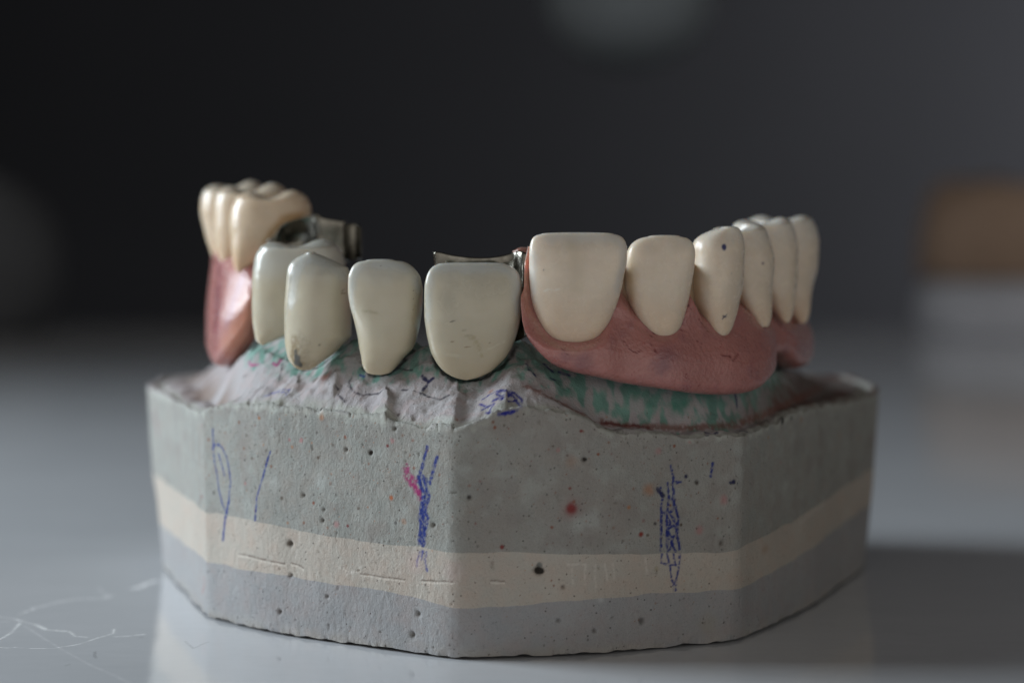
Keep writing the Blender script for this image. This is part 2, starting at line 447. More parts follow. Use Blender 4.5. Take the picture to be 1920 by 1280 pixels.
# green spacer lacquer near the teeth and under the right saddle
nz = fbm(PT * np.array([1.6, .5, .8]), .8, 3, 33)
gl = sstep(1.5, .7, tda + (nz - .5) * 2.6) * sstep(-30, -27, PT[:, 0]) * (PT[:, 0] < 3)
gr = sstep(.40, .56, tf + (nz - .5) * 1.0) * sstep(-1, 1, PT[:, 0]) * sstep(256, 246, PT[:, 1])
gm = np.clip(np.where(tout, gl + gr, .9), 0, 1)
lac = np.array(GREEN)[None] * (0.75 + .6 * noise(PT, 1.1, 50))[:, None]
m = gm * (.12 + .82 * sstep(.38, .60, fbm(PT * np.array([1.5, 1, .6]), .9, 3, 60)))
pu.C[topk] = pu.C[topk] * (1 - m)[:, None] + lac * m[:, None]; pu.A[topk] = pu.A[topk] * (1 - m) + m
# dirty right rear shelf and vestibule
br = sstep(20, 29, PT[:, 0]) * sstep(.95, .6, tf + (nz - .5) * .4) * sstep(.1, .8, tdr) * tout
pu.lay(topk, br * .9, (.165, .135, .12))
pu.lay(topk, br * .7 * sstep(.5, .65, fbm(PT, .5, 3, 71)), (.14, .06, .045))
bl = sstep(-28, -31, PT[:, 0]) * np.exp(-((tf - .45) / .25)**2) * sstep(.3, .6, noise(PT, .25, 90))
pu.lay(topk, bl * .7, (.22, .15, .11))
pu.stroke([(985, 722), (1030, 745), (1075, 768), (1110, 786), (1150, 796), (1220, 801), (1300, 803), (1380, 796), (1440, 774), (1500, 745), (1540, 722)],
          .75, (.20, .09, .07), .8, .7, 2.5, .8)
pu.stroke([(1115, 790), (1160, 797), (1215, 800)], .35, (.12, .02, .02), .8, .6)
# pale chipped arris along the rim
k = np.nonzero((P_[:, 2] > 19.5))[0]
dd = np.minimum(np.abs(P_[k, 2] - np.tile(rim, len(P_) // nb)[k]), 3)
onw = k < nw
mm = np.where(onw, sstep(.9, 0, dd + (noise(P_[k], 1.4, 5) - .5) * 1.6), 0) * .8
pu.lay(k, mm, (.50, .52, .47))
kt = topk; mm = sstep(1.0, .1, tdr + (noise(PT, 1.2, 6) - .5) * .9) * .55
pu.lay(kt, mm, (.50, .52, .47))
# walls: warm front-right facet tint, rust flecks, stains, ink
PW = P_[wallk]
wm = sstep(-7, -4, PW[:, 0]) * sstep(24, 19, PW[:, 0]) * (PW[:, 1] < 226)
pu.lay(wallk, wm * (.25 + .4 * sstep(.35, .7, fbm(PW, .22, 3, 14))), (.30, .27, .245))
pu.lay(wallk, (PW[:, 1] < 272) * sstep(.48, .75, fbm(PW, .45, 4, 25)) * .5, (.27, .245, .225))
pu.lay(wallk, (PW[:, 1] < 272) * sstep(.50, .8, fbm(PW, .8, 4, 45)) * .22, (.50, .53, .50))
random_spots(pu, 380, [BROWN, (.10, .07, .05), (.06, .05, .05), (.25, .07, .03)], .06, .22, (380, 770, 1380, 1030), 1)
random_spots(pu, 150, [BROWN, ORANGE, (.10, .07, .05)], .05, .18, (370, 770, 860, 1030), 2)
random_spots(pu, 26, [ORANGE, PINKC], .15, .45, (290, 780, 1640, 1000), 3)
random_spots(pu, 60, [(.25, .10, .10), (.10, .05, .05)], .05, .14, (880, 830, 1250, 1030), 7)
for x, y, r, c, a, s in [(1072, 953, .62, RED, .97, .8), (1072, 953, 1.1, (.34, .10, .10), .3, 1.0), (1068, 915, .18, RED, .9, .6), (1202, 1001, .3, (.24, .03, .02), .95, .6),
                      (1207, 975, .2, RED, .5, .8), (1217, 918, .65, ORANGE, .6, .9), (1180, 951, .2, ORANGE, .8, .8), (1358, 936, .5, PINKC, .7, .9),
                      (1312, 993, .5, PINKC, .6, .9), (1095, 861, .25, BLACK, .95, .3), (880, 932, .22, (.12, .12, .12), .9, .4), (695, 848, .27, (.05, .045, .04), .95, .3),
                      (378, 931, .25, RED, .95, .5), (733, 932, .25, (.42, .12, .04), .95, .8), (651, 985, .16, RED, .95, .4), (630, 982, .4, PINKC, .6, .9),
                      (603, 768, .3, (.04, .035, .03), .95, .3), (602, 781, .35, ORANGE, .7, .8), (448, 791, .18, BROWN, .9, .5), (486, 783, .2, ORANGE, .9, .6),
                      (726, 836, .15, RED, .9, .5), (508, 874, .18, BROWN, .8, .6), (1375, 902, .28, NAVY, .95, .5), (1370, 904, .2, NAVY, .9, .5), (1382, 905, .12, NAVY, .9, .5),
                      (1287, 893, .22, NAVY, .9, .5), (1307, 904, .16, BLACK, .95, .4), (1467, 788, .42, BLACK, .95, .5), (1484, 783, .25, BLACK, .9, .5), (1530, 770, .45, (.2, .19, .18), .6, .9),
                      (1568, 783, .3, (.14, .14, .13), .8, .7), (1074, 865, .7, ORANGE, .25, 1.0), (1236, 845, .4, PINKC, .5, 1.0), (942, 1024, .22, RED, .9, .5),
                      (1609, 820, .3, ORANGE, .8, .8), (1090, 808, .15, RED, .9, .5), (1552, 800, .2, (.2, .2, .2), .5, .5), (1563, 886, .3, (.15, .15, .14), .7, .6)]:
    pu.spot(x, y, r, c, a, s)
for x, y, r in [(1387, 840, .9), (1384, 880, .8), (1380, 930, .8), (870, 880, .7), (868, 820, .8), (1110, 976, 1.0), (1085, 985, .9), (840, 790, .7), (600, 900, .9), (515, 905, .7)]:
    pu.spot(x, y, r, (.52, .55, .53), .38, 1.0)
def scrib(pt, lines, w, c, a=.9, rough=.75, nsc=3.2, th=.42):
    for l in lines: pt.stroke(l, w, c, a, rough, nsc, .5, th)
scrib(pu, [[(398, 842), (402, 833), (410, 832), (418, 842), (426, 858), (430, 880), (432, 905), (429, 935), (425, 958)],
           [(399, 840), (402, 865), (407, 890), (411, 918), (417, 945), (424, 962)], [(410, 850), (415, 868), (421, 890)], [(399, 805), (400, 835)]], .26, BLUE, .85, .6)
pu.stroke([(429, 938), (425, 962), (421, 985), (418, 1011)], .30, (.02, .05, .25), .95, .3)
scrib(pu, [[(507, 846), (500, 865), (494, 890), (488, 910), (482, 930), (480, 950), (477, 980)]], .24, BLUE, .95, .5)
scrib(pu, [[(802, 838), (795, 860), (788, 885), (783, 902)], [(783, 893), (797, 925), (788, 950), (796, 980), (788, 1010), (799, 1036)],
           [(792, 893), (805, 930), (797, 958), (789, 985), (783, 1034)], [(787, 900), (790, 940), (803, 970), (795, 1000), (788, 1034)],
           [(800, 900), (796, 940), (786, 970), (798, 1005), (792, 1034)], [(820, 856), (812, 880), (806, 905)]], .34, (.02, .04, .24), .95, .55)
for l, w in [([(757, 882), (764, 896), (776, 908), (784, 925)], .55), ([(763, 872), (768, 890), (780, 900)], .4), ([(770, 905), (784, 920), (786, 935)], .45)]:
    pu.stroke(l, w, MAG, .85, .8, 3.0, .9, .4)
scrib(pu, [[(1258, 872), (1262, 890), (1263, 905), (1276, 903)], [(1238, 915), (1240, 930)], [(1241, 930), (1240, 965), (1239, 1000), (1240, 1032)],
           [(1252, 905), (1254, 940), (1250, 975), (1252, 1032)], [(1262, 905), (1264, 945), (1272, 970), (1268, 1000), (1275, 1030)],
           [(1254, 990), (1262, 984), (1270, 992), (1268, 1003), (1258, 1006), (1253, 996)], [(1256, 930), (1268, 950), (1256, 962), (1270, 985)],
           [(1262, 1005), (1258, 1020), (1266, 1032)], [(1337, 868), (1333, 892)], [(1246, 960), (1258, 980), (1248, 1000), (1262, 1020), (1252, 1032)]], .28, (.022, .035, .20), .95, .65, 3.4, .44)
pu.stroke([(1233, 917), (1243, 928)], .4, NAVY, .85, .6)
pu.stroke([(288, 765), (292, 790), (297, 815)], .55, (.30, .05, .10), .75, .3, 1.0, .8)
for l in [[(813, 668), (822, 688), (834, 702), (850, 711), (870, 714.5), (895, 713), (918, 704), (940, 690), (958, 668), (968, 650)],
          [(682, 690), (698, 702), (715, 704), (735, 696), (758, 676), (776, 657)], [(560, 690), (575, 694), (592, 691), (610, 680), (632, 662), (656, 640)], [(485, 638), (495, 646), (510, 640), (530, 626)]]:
    pu.stroke(l, .55, (.02, .025, .022), .9, .25, 2.0, .6)  # dark gap shade along the crown margins, painted onto the stone
# marks on the gum surface
scrib(pu, [[(905, 748), (916, 742), (930, 734), (950, 731), (966, 738), (978, 750), (979, 762), (962, 773), (938, 778), (912, 774)],
           [(912, 774), (935, 776), (960, 770)], [(928, 738), (943, 746), (925, 752), (945, 740)], [(900, 758), (914, 762), (905, 768)],
           [(932, 735), (955, 742), (938, 750), (962, 752)], [(945, 733), (965, 745), (974, 760)], [(912, 762), (925, 757), (918, 768)]], .28, (.02, .025, .24), .92, .5)
scrib(pu, [[(660, 706), (655, 716), (658, 730), (666, 737), (680, 742), (690, 738), (700, 739), (710, 737), (718, 731)],
           [(776, 732), (790, 738), (806, 744), (826, 749), (842, 741)], [(617, 719), (630, 722), (635, 730)], [(738, 693), (750, 690), (760, 694), (772, 694)],
           [(755, 730), (765, 731)], [(634, 740), (648, 752)]], .24, (.045, .045, .06), .9, .6)
pu.stroke([(792, 704), (797, 712), (804, 715), (811, 709)], .40, NAVY, .95, .2); pu.stroke([(803, 716), (794, 731)], .32, NAVY, .9, .3)
pu.stroke([(675, 704), (683, 706)], .25, BLUE, .9, .4)
scrib(pu, [[(467, 676), (470, 684), (486, 682)], [(512, 680), (518, 686), (527, 675)]], .28, (.45, .04, .22), .95, .3)
scrib(pu, [[(470, 672), (482, 660), (492, 652)], [(495, 660), (510, 663), (520, 657)], [(532, 668), (528, 690), (522, 716)], [(455, 708), (463, 703)]], .2, (.06, .05, .06), .8, .6)
scrib(pu, [[(493, 744), (510, 737), (528, 731), (541, 731), (537, 740)], [(500, 742), (520, 735), (536, 736)]], .24, (.07, .09, .35), .7, .8)
scrib(pu, [[(989, 684), (993, 694), (1002, 703)], [(1022, 683), (1030, 692), (1036, 697)], [(1048, 697), (1056, 700), (1068, 704)], [(1034, 710), (1040, 712)]], .4, (.03, .03, .14), .9, .4)
scrib(pu, [[(1378, 738), (1380, 750), (1383, 762)]], .28, (.03, .03, .12), .9, .2)
scrib(pu, [[(1322, 811), (1345, 810)], [(1325, 815), (1338, 816)], [(1388, 808), (1401, 809)]], .3, NAVY, .9, .3)
pu.spot(610, 705, .8, (.33, .11, .07), .7, 1.0); pu.spot(592, 712, .5, (.10, .08, .06), .7, .8); pu.spot(612, 733, .55, (.18, .15, .14), .7, .9)
pu.spot(742, 716, 1.3, (.27, .23, .22), .6, 1.0); pu.spot(738, 742, .9, (.30, .27, .26), .5, 1.0); pu.spot(965, 705, .9, (.24, .19, .17), .6, 1.0)
pu.spot(878, 735, .9, (.32, .26, .25), .5, 1.0); pu.spot(920, 733, .4, (.5, .22, .16), .6, 1.0); pu.spot(390, 705, 2.0, (.20, .14, .11), .7, 1.0)
for x, y, r in [(1190, 740, .7), (1265, 765, .9), (1285, 755, .6), (1215, 755, .6), (1070, 735, .9)]: pu.spot(x, y, r, (.07, .26, .19), .6, 1.0)
random_spots(pu, 90, [(.05, .05, .06), (.03, .05, .15), (.30, .05, .05)], .04, .13, (480, 640, 1420, 790), 9)
pit_paint(pu, np.concatenate([pit_t, np.zeros(T.shape[:2])], 0))
mesh_from('upper_stone', U, grid_faces(U.shape[0], nb, False, True), M_top, cast, ORG, pu.array())

# ---- cream band
pm = Paint(W_mid)
random_spots(pm, 80, [(.20, .12, .08), (.10, .08, .06), ORANGE], .04, .13, (300, 930, 1400, 1130), 4)
pm.stroke([(424, 966), (421, 985), (418, 1012)], .34, (.02, .05, .25), .95, .3)
scrib(pm, [[(480, 950), (478, 966), (476, 980)]], .22, BLUE, .9, .4)
scrib(pm, [[(799, 1036), (797, 1050), (801, 1070)], [(788, 1034), (783, 1050), (782, 1060)], [(792, 1034), (790, 1048)]], .26, BLUE, .85, .7)
scrib(pm, [[(1240, 1032), (1240, 1055), (1252, 1058), (1274, 1058), (1274, 1032)], [(1250, 1032), (1256, 1060), (1260, 1085), (1264, 1106)],
           [(1273, 1062), (1268, 1085), (1266, 1106)], [(1262, 1032), (1266, 1056)]], .22, (.03, .045, .22), .9, .8, 3.4, .44)
pm.spot(1009, 1069, .62, (.010, .013, .012), 1, .2, .40); pm.spot(1012, 1058, .3, (.15, .16, .15), .8, .4)
pm.spot(543, 1018, .3, (.2, .17, .14), .8, .4); pm.spot(1434, 1030, 1.0, (.40, .28, .20), .55, 1.0, .5); pm.spot(812, 985, .2, BROWN, .8)
pm.spot(1230, 1065, .3, (.35, .28, .15), .5, 1.0); pm.spot(1038, 1098, .12, BROWN, .9); pm.spot(1035, 1088, .12, BROWN, .9)
for l in [[(448, 1037), (480, 1044), (505, 1050), (534, 1056)], [(545, 1054), (560, 1058), (570, 1064)], [(676, 1074), (710, 1079), (760, 1086)], [(790, 1087), (850, 1090)], [(920, 1087), (945, 1088)]]:
    pm.stroke(l, .16, (.22, .18, .15), .9, .4); pm.stroke([(x, y + 4) for x, y in l], .16, (.78, .72, .64), .6, .3)
for l in [[(634, 1063), (648, 1068), (660, 1074)], [(660, 1072), (684, 1059)], [(563, 992), (562, 1010), (554, 1045)], [(650, 1076), (668, 1072)],
          [(1066, 1058), (1098, 1056)], [(1072, 1060), (1074, 1092)], [(1098, 1056), (1096, 1095)], [(1115, 1058), (1117, 1100)], [(1135, 1058), (1138, 1085)],
          [(1150, 1056), (1152, 1085)], [(1210, 1045), (1213, 1075)], [(1510, 965), (1545, 945)], [(1500, 980), (1525, 960)],
          [(735, 1040), (736, 1070)], [(750, 1040), (750, 1075)], [(860, 1040), (862, 1090)]]:
    pm.stroke(l, .2, (.70, .66, .60), .42, .7, 3, .9)
pm.spot(850, 1070, 1.2, (.55, .40, .38), .35, 1.0); pm.spot(780, 1055, 1.2, (.60, .44, .42), .35, 1.0)
pit_paint(pm, pit_m)
mesh_from('middle_layer', W_mid, grid_faces(W_mid.shape[0], nb, False, True), M_band, cast, ORG, pm.array())

# ---- bottom layer, closed underneath
pl = Paint(W_low)
random_spots(pl, 110, [(.12, .11, .11), (.07, .06, .05), (.28, .14, .08)], .04, .14, (300, 1050, 1600, 1240), 5)
scrib(pl, [[(1262, 1098), (1265, 1106)]], .2, BLUE, .8, .5)
pl.stroke([(382, 1080), (383, 1095), (380, 1110)], .3, (.45, .15, .12), .6, .5)
for x, y, r, c in [(545, 1182, .8, (.6, .58, .6)), (575, 1185, .5, (.58, .52, .5)), (786, 1150, .3, (.7, .7, .68)), (772, 1188, .25, (.66, .66, .64)), (1328, 1170, 1.2, (.36, .33, .27)), (1125, 1123, .4, (.6, .6, .6))]:
    pl.spot(x, y, r, c, .45, .9)
ft = sstep(1.6, 0, pl.P[:, 2]) * sstep(.35, .6, noise(pl.P, .5, 4)); pl.lay(np.arange(len(pl.P)), ft * .35, (.44, .40, .33))
pit_paint(pl, pit_l)
o_low = mesh_from('bottom_layer', W_low, grid_faces(W_low.shape[0], nb, False, True), M_low, cast, ORG, pl.array())

# ------------------------------------------------------------------ teeth
CR = ceramic('crown_porcelain', (.56, .51, .395), (.50, .51, .48), (.55, .475, .34), 37.2, 26.5, .13, .5)
DT = ceramic('denture_tooth_resin', (.73, .63, .51), (.64, .62, .57), (.73, .57, .42), 40.5, 30.0, .2, .6)
DTL = ceramic('denture_molar_resin', (.64, .51, .37), (.60, .56, .48), (.64, .43, .25), 45.5, 35.0, .24, .55)
def tooth(name, rows, Y0, Ys, thick, mat, parent, org, yaw=0, ratio=.7, n=2.6, yf=None, cap=.45, cusps=(), fossa=(), lobes=None, paint=None, nu=170, scal=None):
    """rows: (photo y, left x, right x) down the tooth. Ys: depth at which its outline is seen. thick: [(rel height, depth)]"""
    rows = sorted(rows, key=lambda r: -r[0])
    zr = np.array([Zof(r[0], Ys) for r in rows]); xl = np.array([Xof(r[1], Ys) for r in rows]); xr = np.array([Xof(r[2], Ys) for r in rows])
    zb, zs = zr[0], zr[-1]
    nwall, ncap = 120, 46
    th = np.linspace(0, 2 * np.pi, nu, endpoint=False)
    c, s = np.cos(th), np.sin(th)
    tx = np.sign(c) * np.abs(c)**(2 / n); ty = np.sign(s) * np.abs(s)**(2 / n) * ratio
    if lobes:
        for ang, wd, dp in lobes:
            d = np.angle(np.exp(1j * (th - math.radians(ang))))
            k = 1 - dp * np.exp(-(d / wd)**2); tx = tx * k; ty = ty * k
    a = math.radians(yaw); tx, ty = tx * math.cos(a) - ty * math.sin(a), tx * math.sin(a) + ty * math.cos(a)
    tx = 2 * (tx - tx.min()) / (tx.max() - tx.min()) - 1
    ty = (ty - ty.min()) / (ty.max() - ty.min())
    tw = np.linspace(0, 1, nwall)
    zz = zb + (zs - zb) * (tw * .75 + .25 * (1 - np.cos(tw * np.pi)) / 2)
    L = curve(zr, xl, zz); R = curve(zr, xr, zz); h = (zz - zb) / (zs - zb)
    D = curve([t for t, _ in thick], [d for _, d in thick], h)
    yfp = yf or [(0, .9), (.25, .15), (.5, 0), (.8, .35), (1, 1.0)]
    Fy = curve([t for t, _ in yfp], [d for _, d in yfp], h)
    P = np.zeros((nwall + ncap + 1, nu, 3))
    mid = (L + R) / 2; hw = (R - L) / 2
    P[1:nwall+1, :, 0] = mid[:, None] + hw[:, None] * tx
    P[1:nwall+1, :, 1] = Y0 + Fy[:, None] + D[:, None] * ty
    P[1:nwall+1, :, 2] = zz[:, None]
    P[0] = P[1].mean(0) ; P[0, :, 2] = zb - .02
    cx = P[nwall].mean(0)
    def H(x, y):
        z = np.full(x.shape, cap)
        for (qx, qy, qY, sg) in cusps:
            X_, Z_ = Xof(qx, qY), Zof(qy, qY)
            z = z + max(0, Z_ - zs - cap) * np.exp(-(((x - X_)**2 + (y - qY)**2) / sg**2))
        for (qx, qY, dp, sx, sy) in fossa:
            z = z - dp * np.exp(-((x - Xof(qx, qY)) / sx)**2 - ((y - qY) / sy)**2)
        return z
    r = np.cos(np.linspace(0, np.pi / 2, ncap + 1)[1:])
    # wall top blends upward under the cusps so the cap starts on a scalloped edge
    X = cx[0] + (P[nwall, :, 0] - cx[0])[None] * r[:, None]; Yc = cx[1] + (P[nwall, :, 1] - cx[1])[None] * r[:, None]
    P[nwall+1:, :, 0] = X; P[nwall+1:, :, 1] = Yc
    P[nwall+1:, :, 2] = zs + H(X, Yc) * np.sqrt(np.clip(1 - r**2.4, 0, 1))[:, None]
    Pf = P.reshape(-1, 3); Pf += ((fbm(Pf, .35, 2, 3.3)[:, None] - .5) * np.array([.0, .25, .0]))
    pt = Paint(P)
    if paint: paint(pt)
    f = grid_faces(P.shape[0], nu, False, True)
    return mesh_from(name, P, f, mat, parent, org, pt.array())
INC = [(0, 1.2), (.12, 3.4), (.3, 5.6), (.6, 4.6), (.85, 2.6), (1, 1.5)]
def specks(lst):
    def f(pt):
        for x, y, r, c in lst: pt.spot(x, y, r, c, .9, .5)
    return f

def crown(lbl, Y0, Ys, *a, **k):
    e = empty('porcelain_tooth', (0, Y0 + 3, 26)); tag(e, lbl, 'tooth', 'porcelain teeth on the front of the cast')
    tooth('porcelain_shell', *a, Y0=Y0, Ys=Ys, mat=CR, parent=e, org=(0, Y0 + 3, 26), **k)
# object-space heights are measured from z=26 for crowns: shift shade heights
def shift_shade(m, dz):
    for n_ in m.node_tree.nodes:
        if n_.bl_idname == 'ShaderNodeMapRange' and n_.interpolation_type == 'SMOOTHSTEP':
            n_.inputs[1].default_value -= dz; n_.inputs[2].default_value -= dz
shift_shade(CR, 26); shift_shade(DT, 24); shift_shade(DTL, 24)

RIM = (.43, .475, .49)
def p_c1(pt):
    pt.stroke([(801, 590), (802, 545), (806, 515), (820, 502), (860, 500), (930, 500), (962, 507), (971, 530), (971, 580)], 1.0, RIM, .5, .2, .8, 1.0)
    pt.stroke([(868, 617), (874, 630)], .12, (.28, .25, .17), .5, .3)
    pt.stroke([(890, 632), (897, 648), (901, 662), (904, 668)], .22, (.33, .27, .13), .55, .5, 2, .9)
    pt.stroke([(846, 603), (853, 602)], .1, (.1, .09, .08), .8, .1)
    for x, y, r in [(845, 640, .07), (877, 651, .07), (917, 642, .08), (848, 640, .06)]: pt.spot(x, y, r, (.2, .13, .07), .8)
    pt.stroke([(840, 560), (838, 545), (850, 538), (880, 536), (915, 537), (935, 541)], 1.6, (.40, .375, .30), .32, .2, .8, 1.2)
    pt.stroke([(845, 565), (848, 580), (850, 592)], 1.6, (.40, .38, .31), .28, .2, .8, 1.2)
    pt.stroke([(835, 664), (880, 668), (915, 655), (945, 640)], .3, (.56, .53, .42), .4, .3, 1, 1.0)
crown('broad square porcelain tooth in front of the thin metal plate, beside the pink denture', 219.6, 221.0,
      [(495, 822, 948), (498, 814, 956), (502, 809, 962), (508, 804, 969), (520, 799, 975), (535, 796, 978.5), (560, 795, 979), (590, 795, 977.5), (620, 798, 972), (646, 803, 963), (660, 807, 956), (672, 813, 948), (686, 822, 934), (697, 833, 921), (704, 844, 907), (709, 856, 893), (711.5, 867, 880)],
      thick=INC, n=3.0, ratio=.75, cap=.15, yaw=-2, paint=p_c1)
def p_c2(pt):
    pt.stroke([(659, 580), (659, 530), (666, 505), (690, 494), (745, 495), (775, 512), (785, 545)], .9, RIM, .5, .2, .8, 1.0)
    pt.stroke([(680, 582), (695, 584), (708, 586)], .2, (.36, .32, .21), .6, .5)
    for x, y, r in [(714, 499, .07), (775, 545, .08), (775, 560, .05), (774, 580, .05)]: pt.spot(x, y, r, (.12, .09, .07), .9)
    pt.stroke([(778, 575), (775, 600), (778, 640), (765, 665)], .35, (.35, .28, .15), .4, .8, 3, .9)
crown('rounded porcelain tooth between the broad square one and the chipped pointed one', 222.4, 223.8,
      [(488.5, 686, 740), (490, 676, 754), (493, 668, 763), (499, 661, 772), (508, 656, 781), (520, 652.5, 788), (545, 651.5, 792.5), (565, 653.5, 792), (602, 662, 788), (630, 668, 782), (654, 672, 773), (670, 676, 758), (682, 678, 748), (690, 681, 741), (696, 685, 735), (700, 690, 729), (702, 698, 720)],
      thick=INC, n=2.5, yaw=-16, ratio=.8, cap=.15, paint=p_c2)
def p_c3(pt):
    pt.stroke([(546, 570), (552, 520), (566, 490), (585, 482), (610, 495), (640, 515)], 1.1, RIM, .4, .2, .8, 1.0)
    pt.stroke([(561, 645), (556, 662), (560, 680), (572, 688)], 1.5, (.33, .28, .20), .8, .5, 2.2, .9)
    pt.stroke([(552, 640), (551, 665), (559, 684)], 1.0, (.24, .17, .07), .85, .5, 3, .7)
    pt.stroke([(554, 658), (556, 672), (562, 684)], .45, (.06, .06, .055), .95, .3, 2)
    pt.stroke([(560, 670), (556, 680)], .5, (.10, .10, .09), .9, .4, 2)
    pt.spot(598, 647, .1, (.1, .08, .06), .9)
    pt.stroke([(552, 488), (545, 520), (541, 560), (536, 600)], .16, (.22, .22, .2), .6, .4)
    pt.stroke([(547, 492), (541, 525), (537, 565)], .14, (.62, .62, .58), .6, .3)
    pt.stroke([(640, 547), (646, 541), (641, 550), (648, 549)], .07, (.15, .1, .06), .7, .2)
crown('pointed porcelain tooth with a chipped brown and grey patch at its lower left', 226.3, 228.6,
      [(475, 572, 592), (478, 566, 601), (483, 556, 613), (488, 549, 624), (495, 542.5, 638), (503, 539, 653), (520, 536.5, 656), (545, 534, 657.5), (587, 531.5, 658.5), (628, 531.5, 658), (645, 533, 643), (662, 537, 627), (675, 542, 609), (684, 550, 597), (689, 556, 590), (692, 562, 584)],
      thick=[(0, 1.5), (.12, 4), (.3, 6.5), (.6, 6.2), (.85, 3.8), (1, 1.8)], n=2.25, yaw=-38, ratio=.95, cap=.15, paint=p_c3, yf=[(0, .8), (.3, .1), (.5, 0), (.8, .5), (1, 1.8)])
crown('two-cusped porcelain tooth half hidden behind the chipped pointed tooth', 234.2, 238.5,
      [(466, 489, 638), (474, 483, 643), (487, 479, 646), (510, 476, 648), (537, 474.5, 650), (570, 474.5, 649), (597, 476, 640), (615, 479, 600), (628, 482, 545), (636, 485, 522), (641, 490, 508), (643.5, 495, 502)],
      thick=[(0, 1.5), (.15, 4.5), (.4, 7), (.8, 7.2), (1, 6.4)], n=2.6, yaw=0, ratio=.8, cap=.35,
      cusps=[(503, 450, 237.5, 2.1), (612, 445, 237.8, 2.3)], fossa=[(560, 238.5, .35, 1.4, 9)], yf=[(0, 1.2), (.3, .2), (.6, 0), (1, .3)])

# ------------------------------------------------------------------ right partial denture
dr_e = empty('partial_denture', (15, 235, 24)); ORR = (15, 235, 24)
tag(dr_e, 'partial denture with six cream teeth in pink acrylic, along the right side of the cast', 'denture', 'partial denture saddles')
def p_d1(pt):
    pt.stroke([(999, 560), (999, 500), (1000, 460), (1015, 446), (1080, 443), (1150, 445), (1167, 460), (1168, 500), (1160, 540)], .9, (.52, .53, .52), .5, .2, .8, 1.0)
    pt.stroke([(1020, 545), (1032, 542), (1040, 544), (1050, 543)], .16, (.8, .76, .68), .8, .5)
    pt.spot(1020, 507, .1, (.15, .13, .12), .8)
    pt.stroke([(1072, 460), (1082, 500), (1078, 540)], 1.3, (.50, .43, .32), .35, .2, .7, 1.0)
    pt.stroke([(995, 560), (1002, 595), (1022, 625), (1045, 640), (1075, 648), (1110, 640)], .6, (.50, .30, .20), .5, .6, 1.6, 1.0)
def part(rows, Y0, Ys, thick, mat=DT, **k): return tooth('denture_tooth', rows, Y0, Ys, thick, mat, dr_e, ORR, **k)
part([(438.5, 1016, 1150), (441, 1006, 1160), (446, 999, 1168), (454, 995, 1173), (468, 992.5, 1176), (490, 992, 1175.5), (515, 992, 1171), (542, 993.5, 1166), (570, 998, 1158), (600, 1009, 1146), (622, 1022, 1132), (635, 1036, 1119), (642, 1050, 1106), (646, 1065, 1092)],
     218.6, 220.2, INC, n=3.0, ratio=.75, cap=.15, yaw=1, paint=p_d1)
part([(443.5, 1216, 1276), (446, 1203, 1288), (451, 1192, 1295), (460, 1182, 1301), (475, 1175, 1303.5), (500, 1171, 1302.5), (530, 1171, 1298), (560, 1176, 1293), (590, 1186, 1286), (610, 1198, 1279), (626, 1211, 1270), (637, 1219, 1262), (643, 1227, 1255)],
     221.0, 222.6, INC, n=2.7, ratio=.8, cap=.15, yaw=9,
     paint=lambda pt: pt.stroke([(1178, 470), (1180, 500), (1184, 560)], .8, (.50, .36, .18), .55, .3, 1, 1.0))
def p_d3(pt):
    pt.spot(1357, 463, .26, (.02, .025, .13), .98, .4, .34); pt.stroke([(1355, 598), (1363, 588)], .13, NAVY, .9, .2); pt.stroke([(1356, 592), (1362, 594)], .2, NAVY, .9, .2)
    pt.stroke([(1392, 440), (1397, 470), (1396, 530), (1390, 565)], .14, (.3, .27, .22), .6, .3)
    pt.stroke([(1304, 470), (1303, 520), (1306, 560), (1318, 590)], 1.2, (.52, .36, .18), .55, .2, 1, 1.0)
    pt.spot(1371, 512, .12, (.25, .24, .22), .6)
part([(427, 1352, 1384), (430, 1340, 1388), (436, 1324, 1391), (443, 1311, 1394), (452, 1302, 1396), (470, 1296, 1398), (500, 1294, 1398), (535, 1293, 1395), (562, 1296, 1389), (585, 1304, 1384), (602, 1314, 1378), (614, 1322, 1373), (623, 1331, 1367), (630, 1341, 1359)],
     224.6, 227.0, [(0, 1.5), (.12, 4), (.3, 6.5), (.6, 6.5), (.85, 4.6), (1, 2.6)], n=2.3, ratio=.95, cap=.15, yaw=38, paint=p_d3, yf=[(0, .8), (.3, .1), (.5, 0), (.8, .4), (1, 1.4)])
part([(434, 1336, 1439), (445, 1332, 1443), (460, 1333, 1447), (484, 1340, 1452), (500, 1346, 1452), (546, 1366, 1448), (588, 1394, 1446), (602, 1406, 1442), (611, 1417, 1438)],
     230.8, 234.0, [(0, 1.5), (.2, 5), (.5, 7.2), (1, 6.6)], n=2.5, ratio=.9, cap=.35, yaw=20, cusps=[(1428, 417, 234.0, 2.2), (1345, 422, 235.5, 2.0)], fossa=[(1385, 234.5, .5, 1.3, 9)],
     paint=lambda pt: pt.spot(1431, 493, .16, (.15, .10, .12), .9), yf=[(0, 1.2), (.3, .2), (.6, 0), (1, .5)])
part([(422, 1376, 1485), (435, 1370, 1490), (469, 1380, 1494.5), (514, 1400, 1494), (552, 1422, 1489), (582, 1444, 1484), (594, 1454, 1480), (602, 1463, 1476)],
     239.0, 243.0, [(0, 1.5), (.2, 5), (.5, 7.5), (1, 7)], n=2.5, ratio=.9, cap=.35, yaw=12, cusps=[(1474, 402, 243, 2.3), (1392, 409, 244, 2.0)], fossa=[(1432, 243, .5, 1.3, 9)], yf=[(0, 1.2), (.3, .2), (.6, 0), (1, .4)])
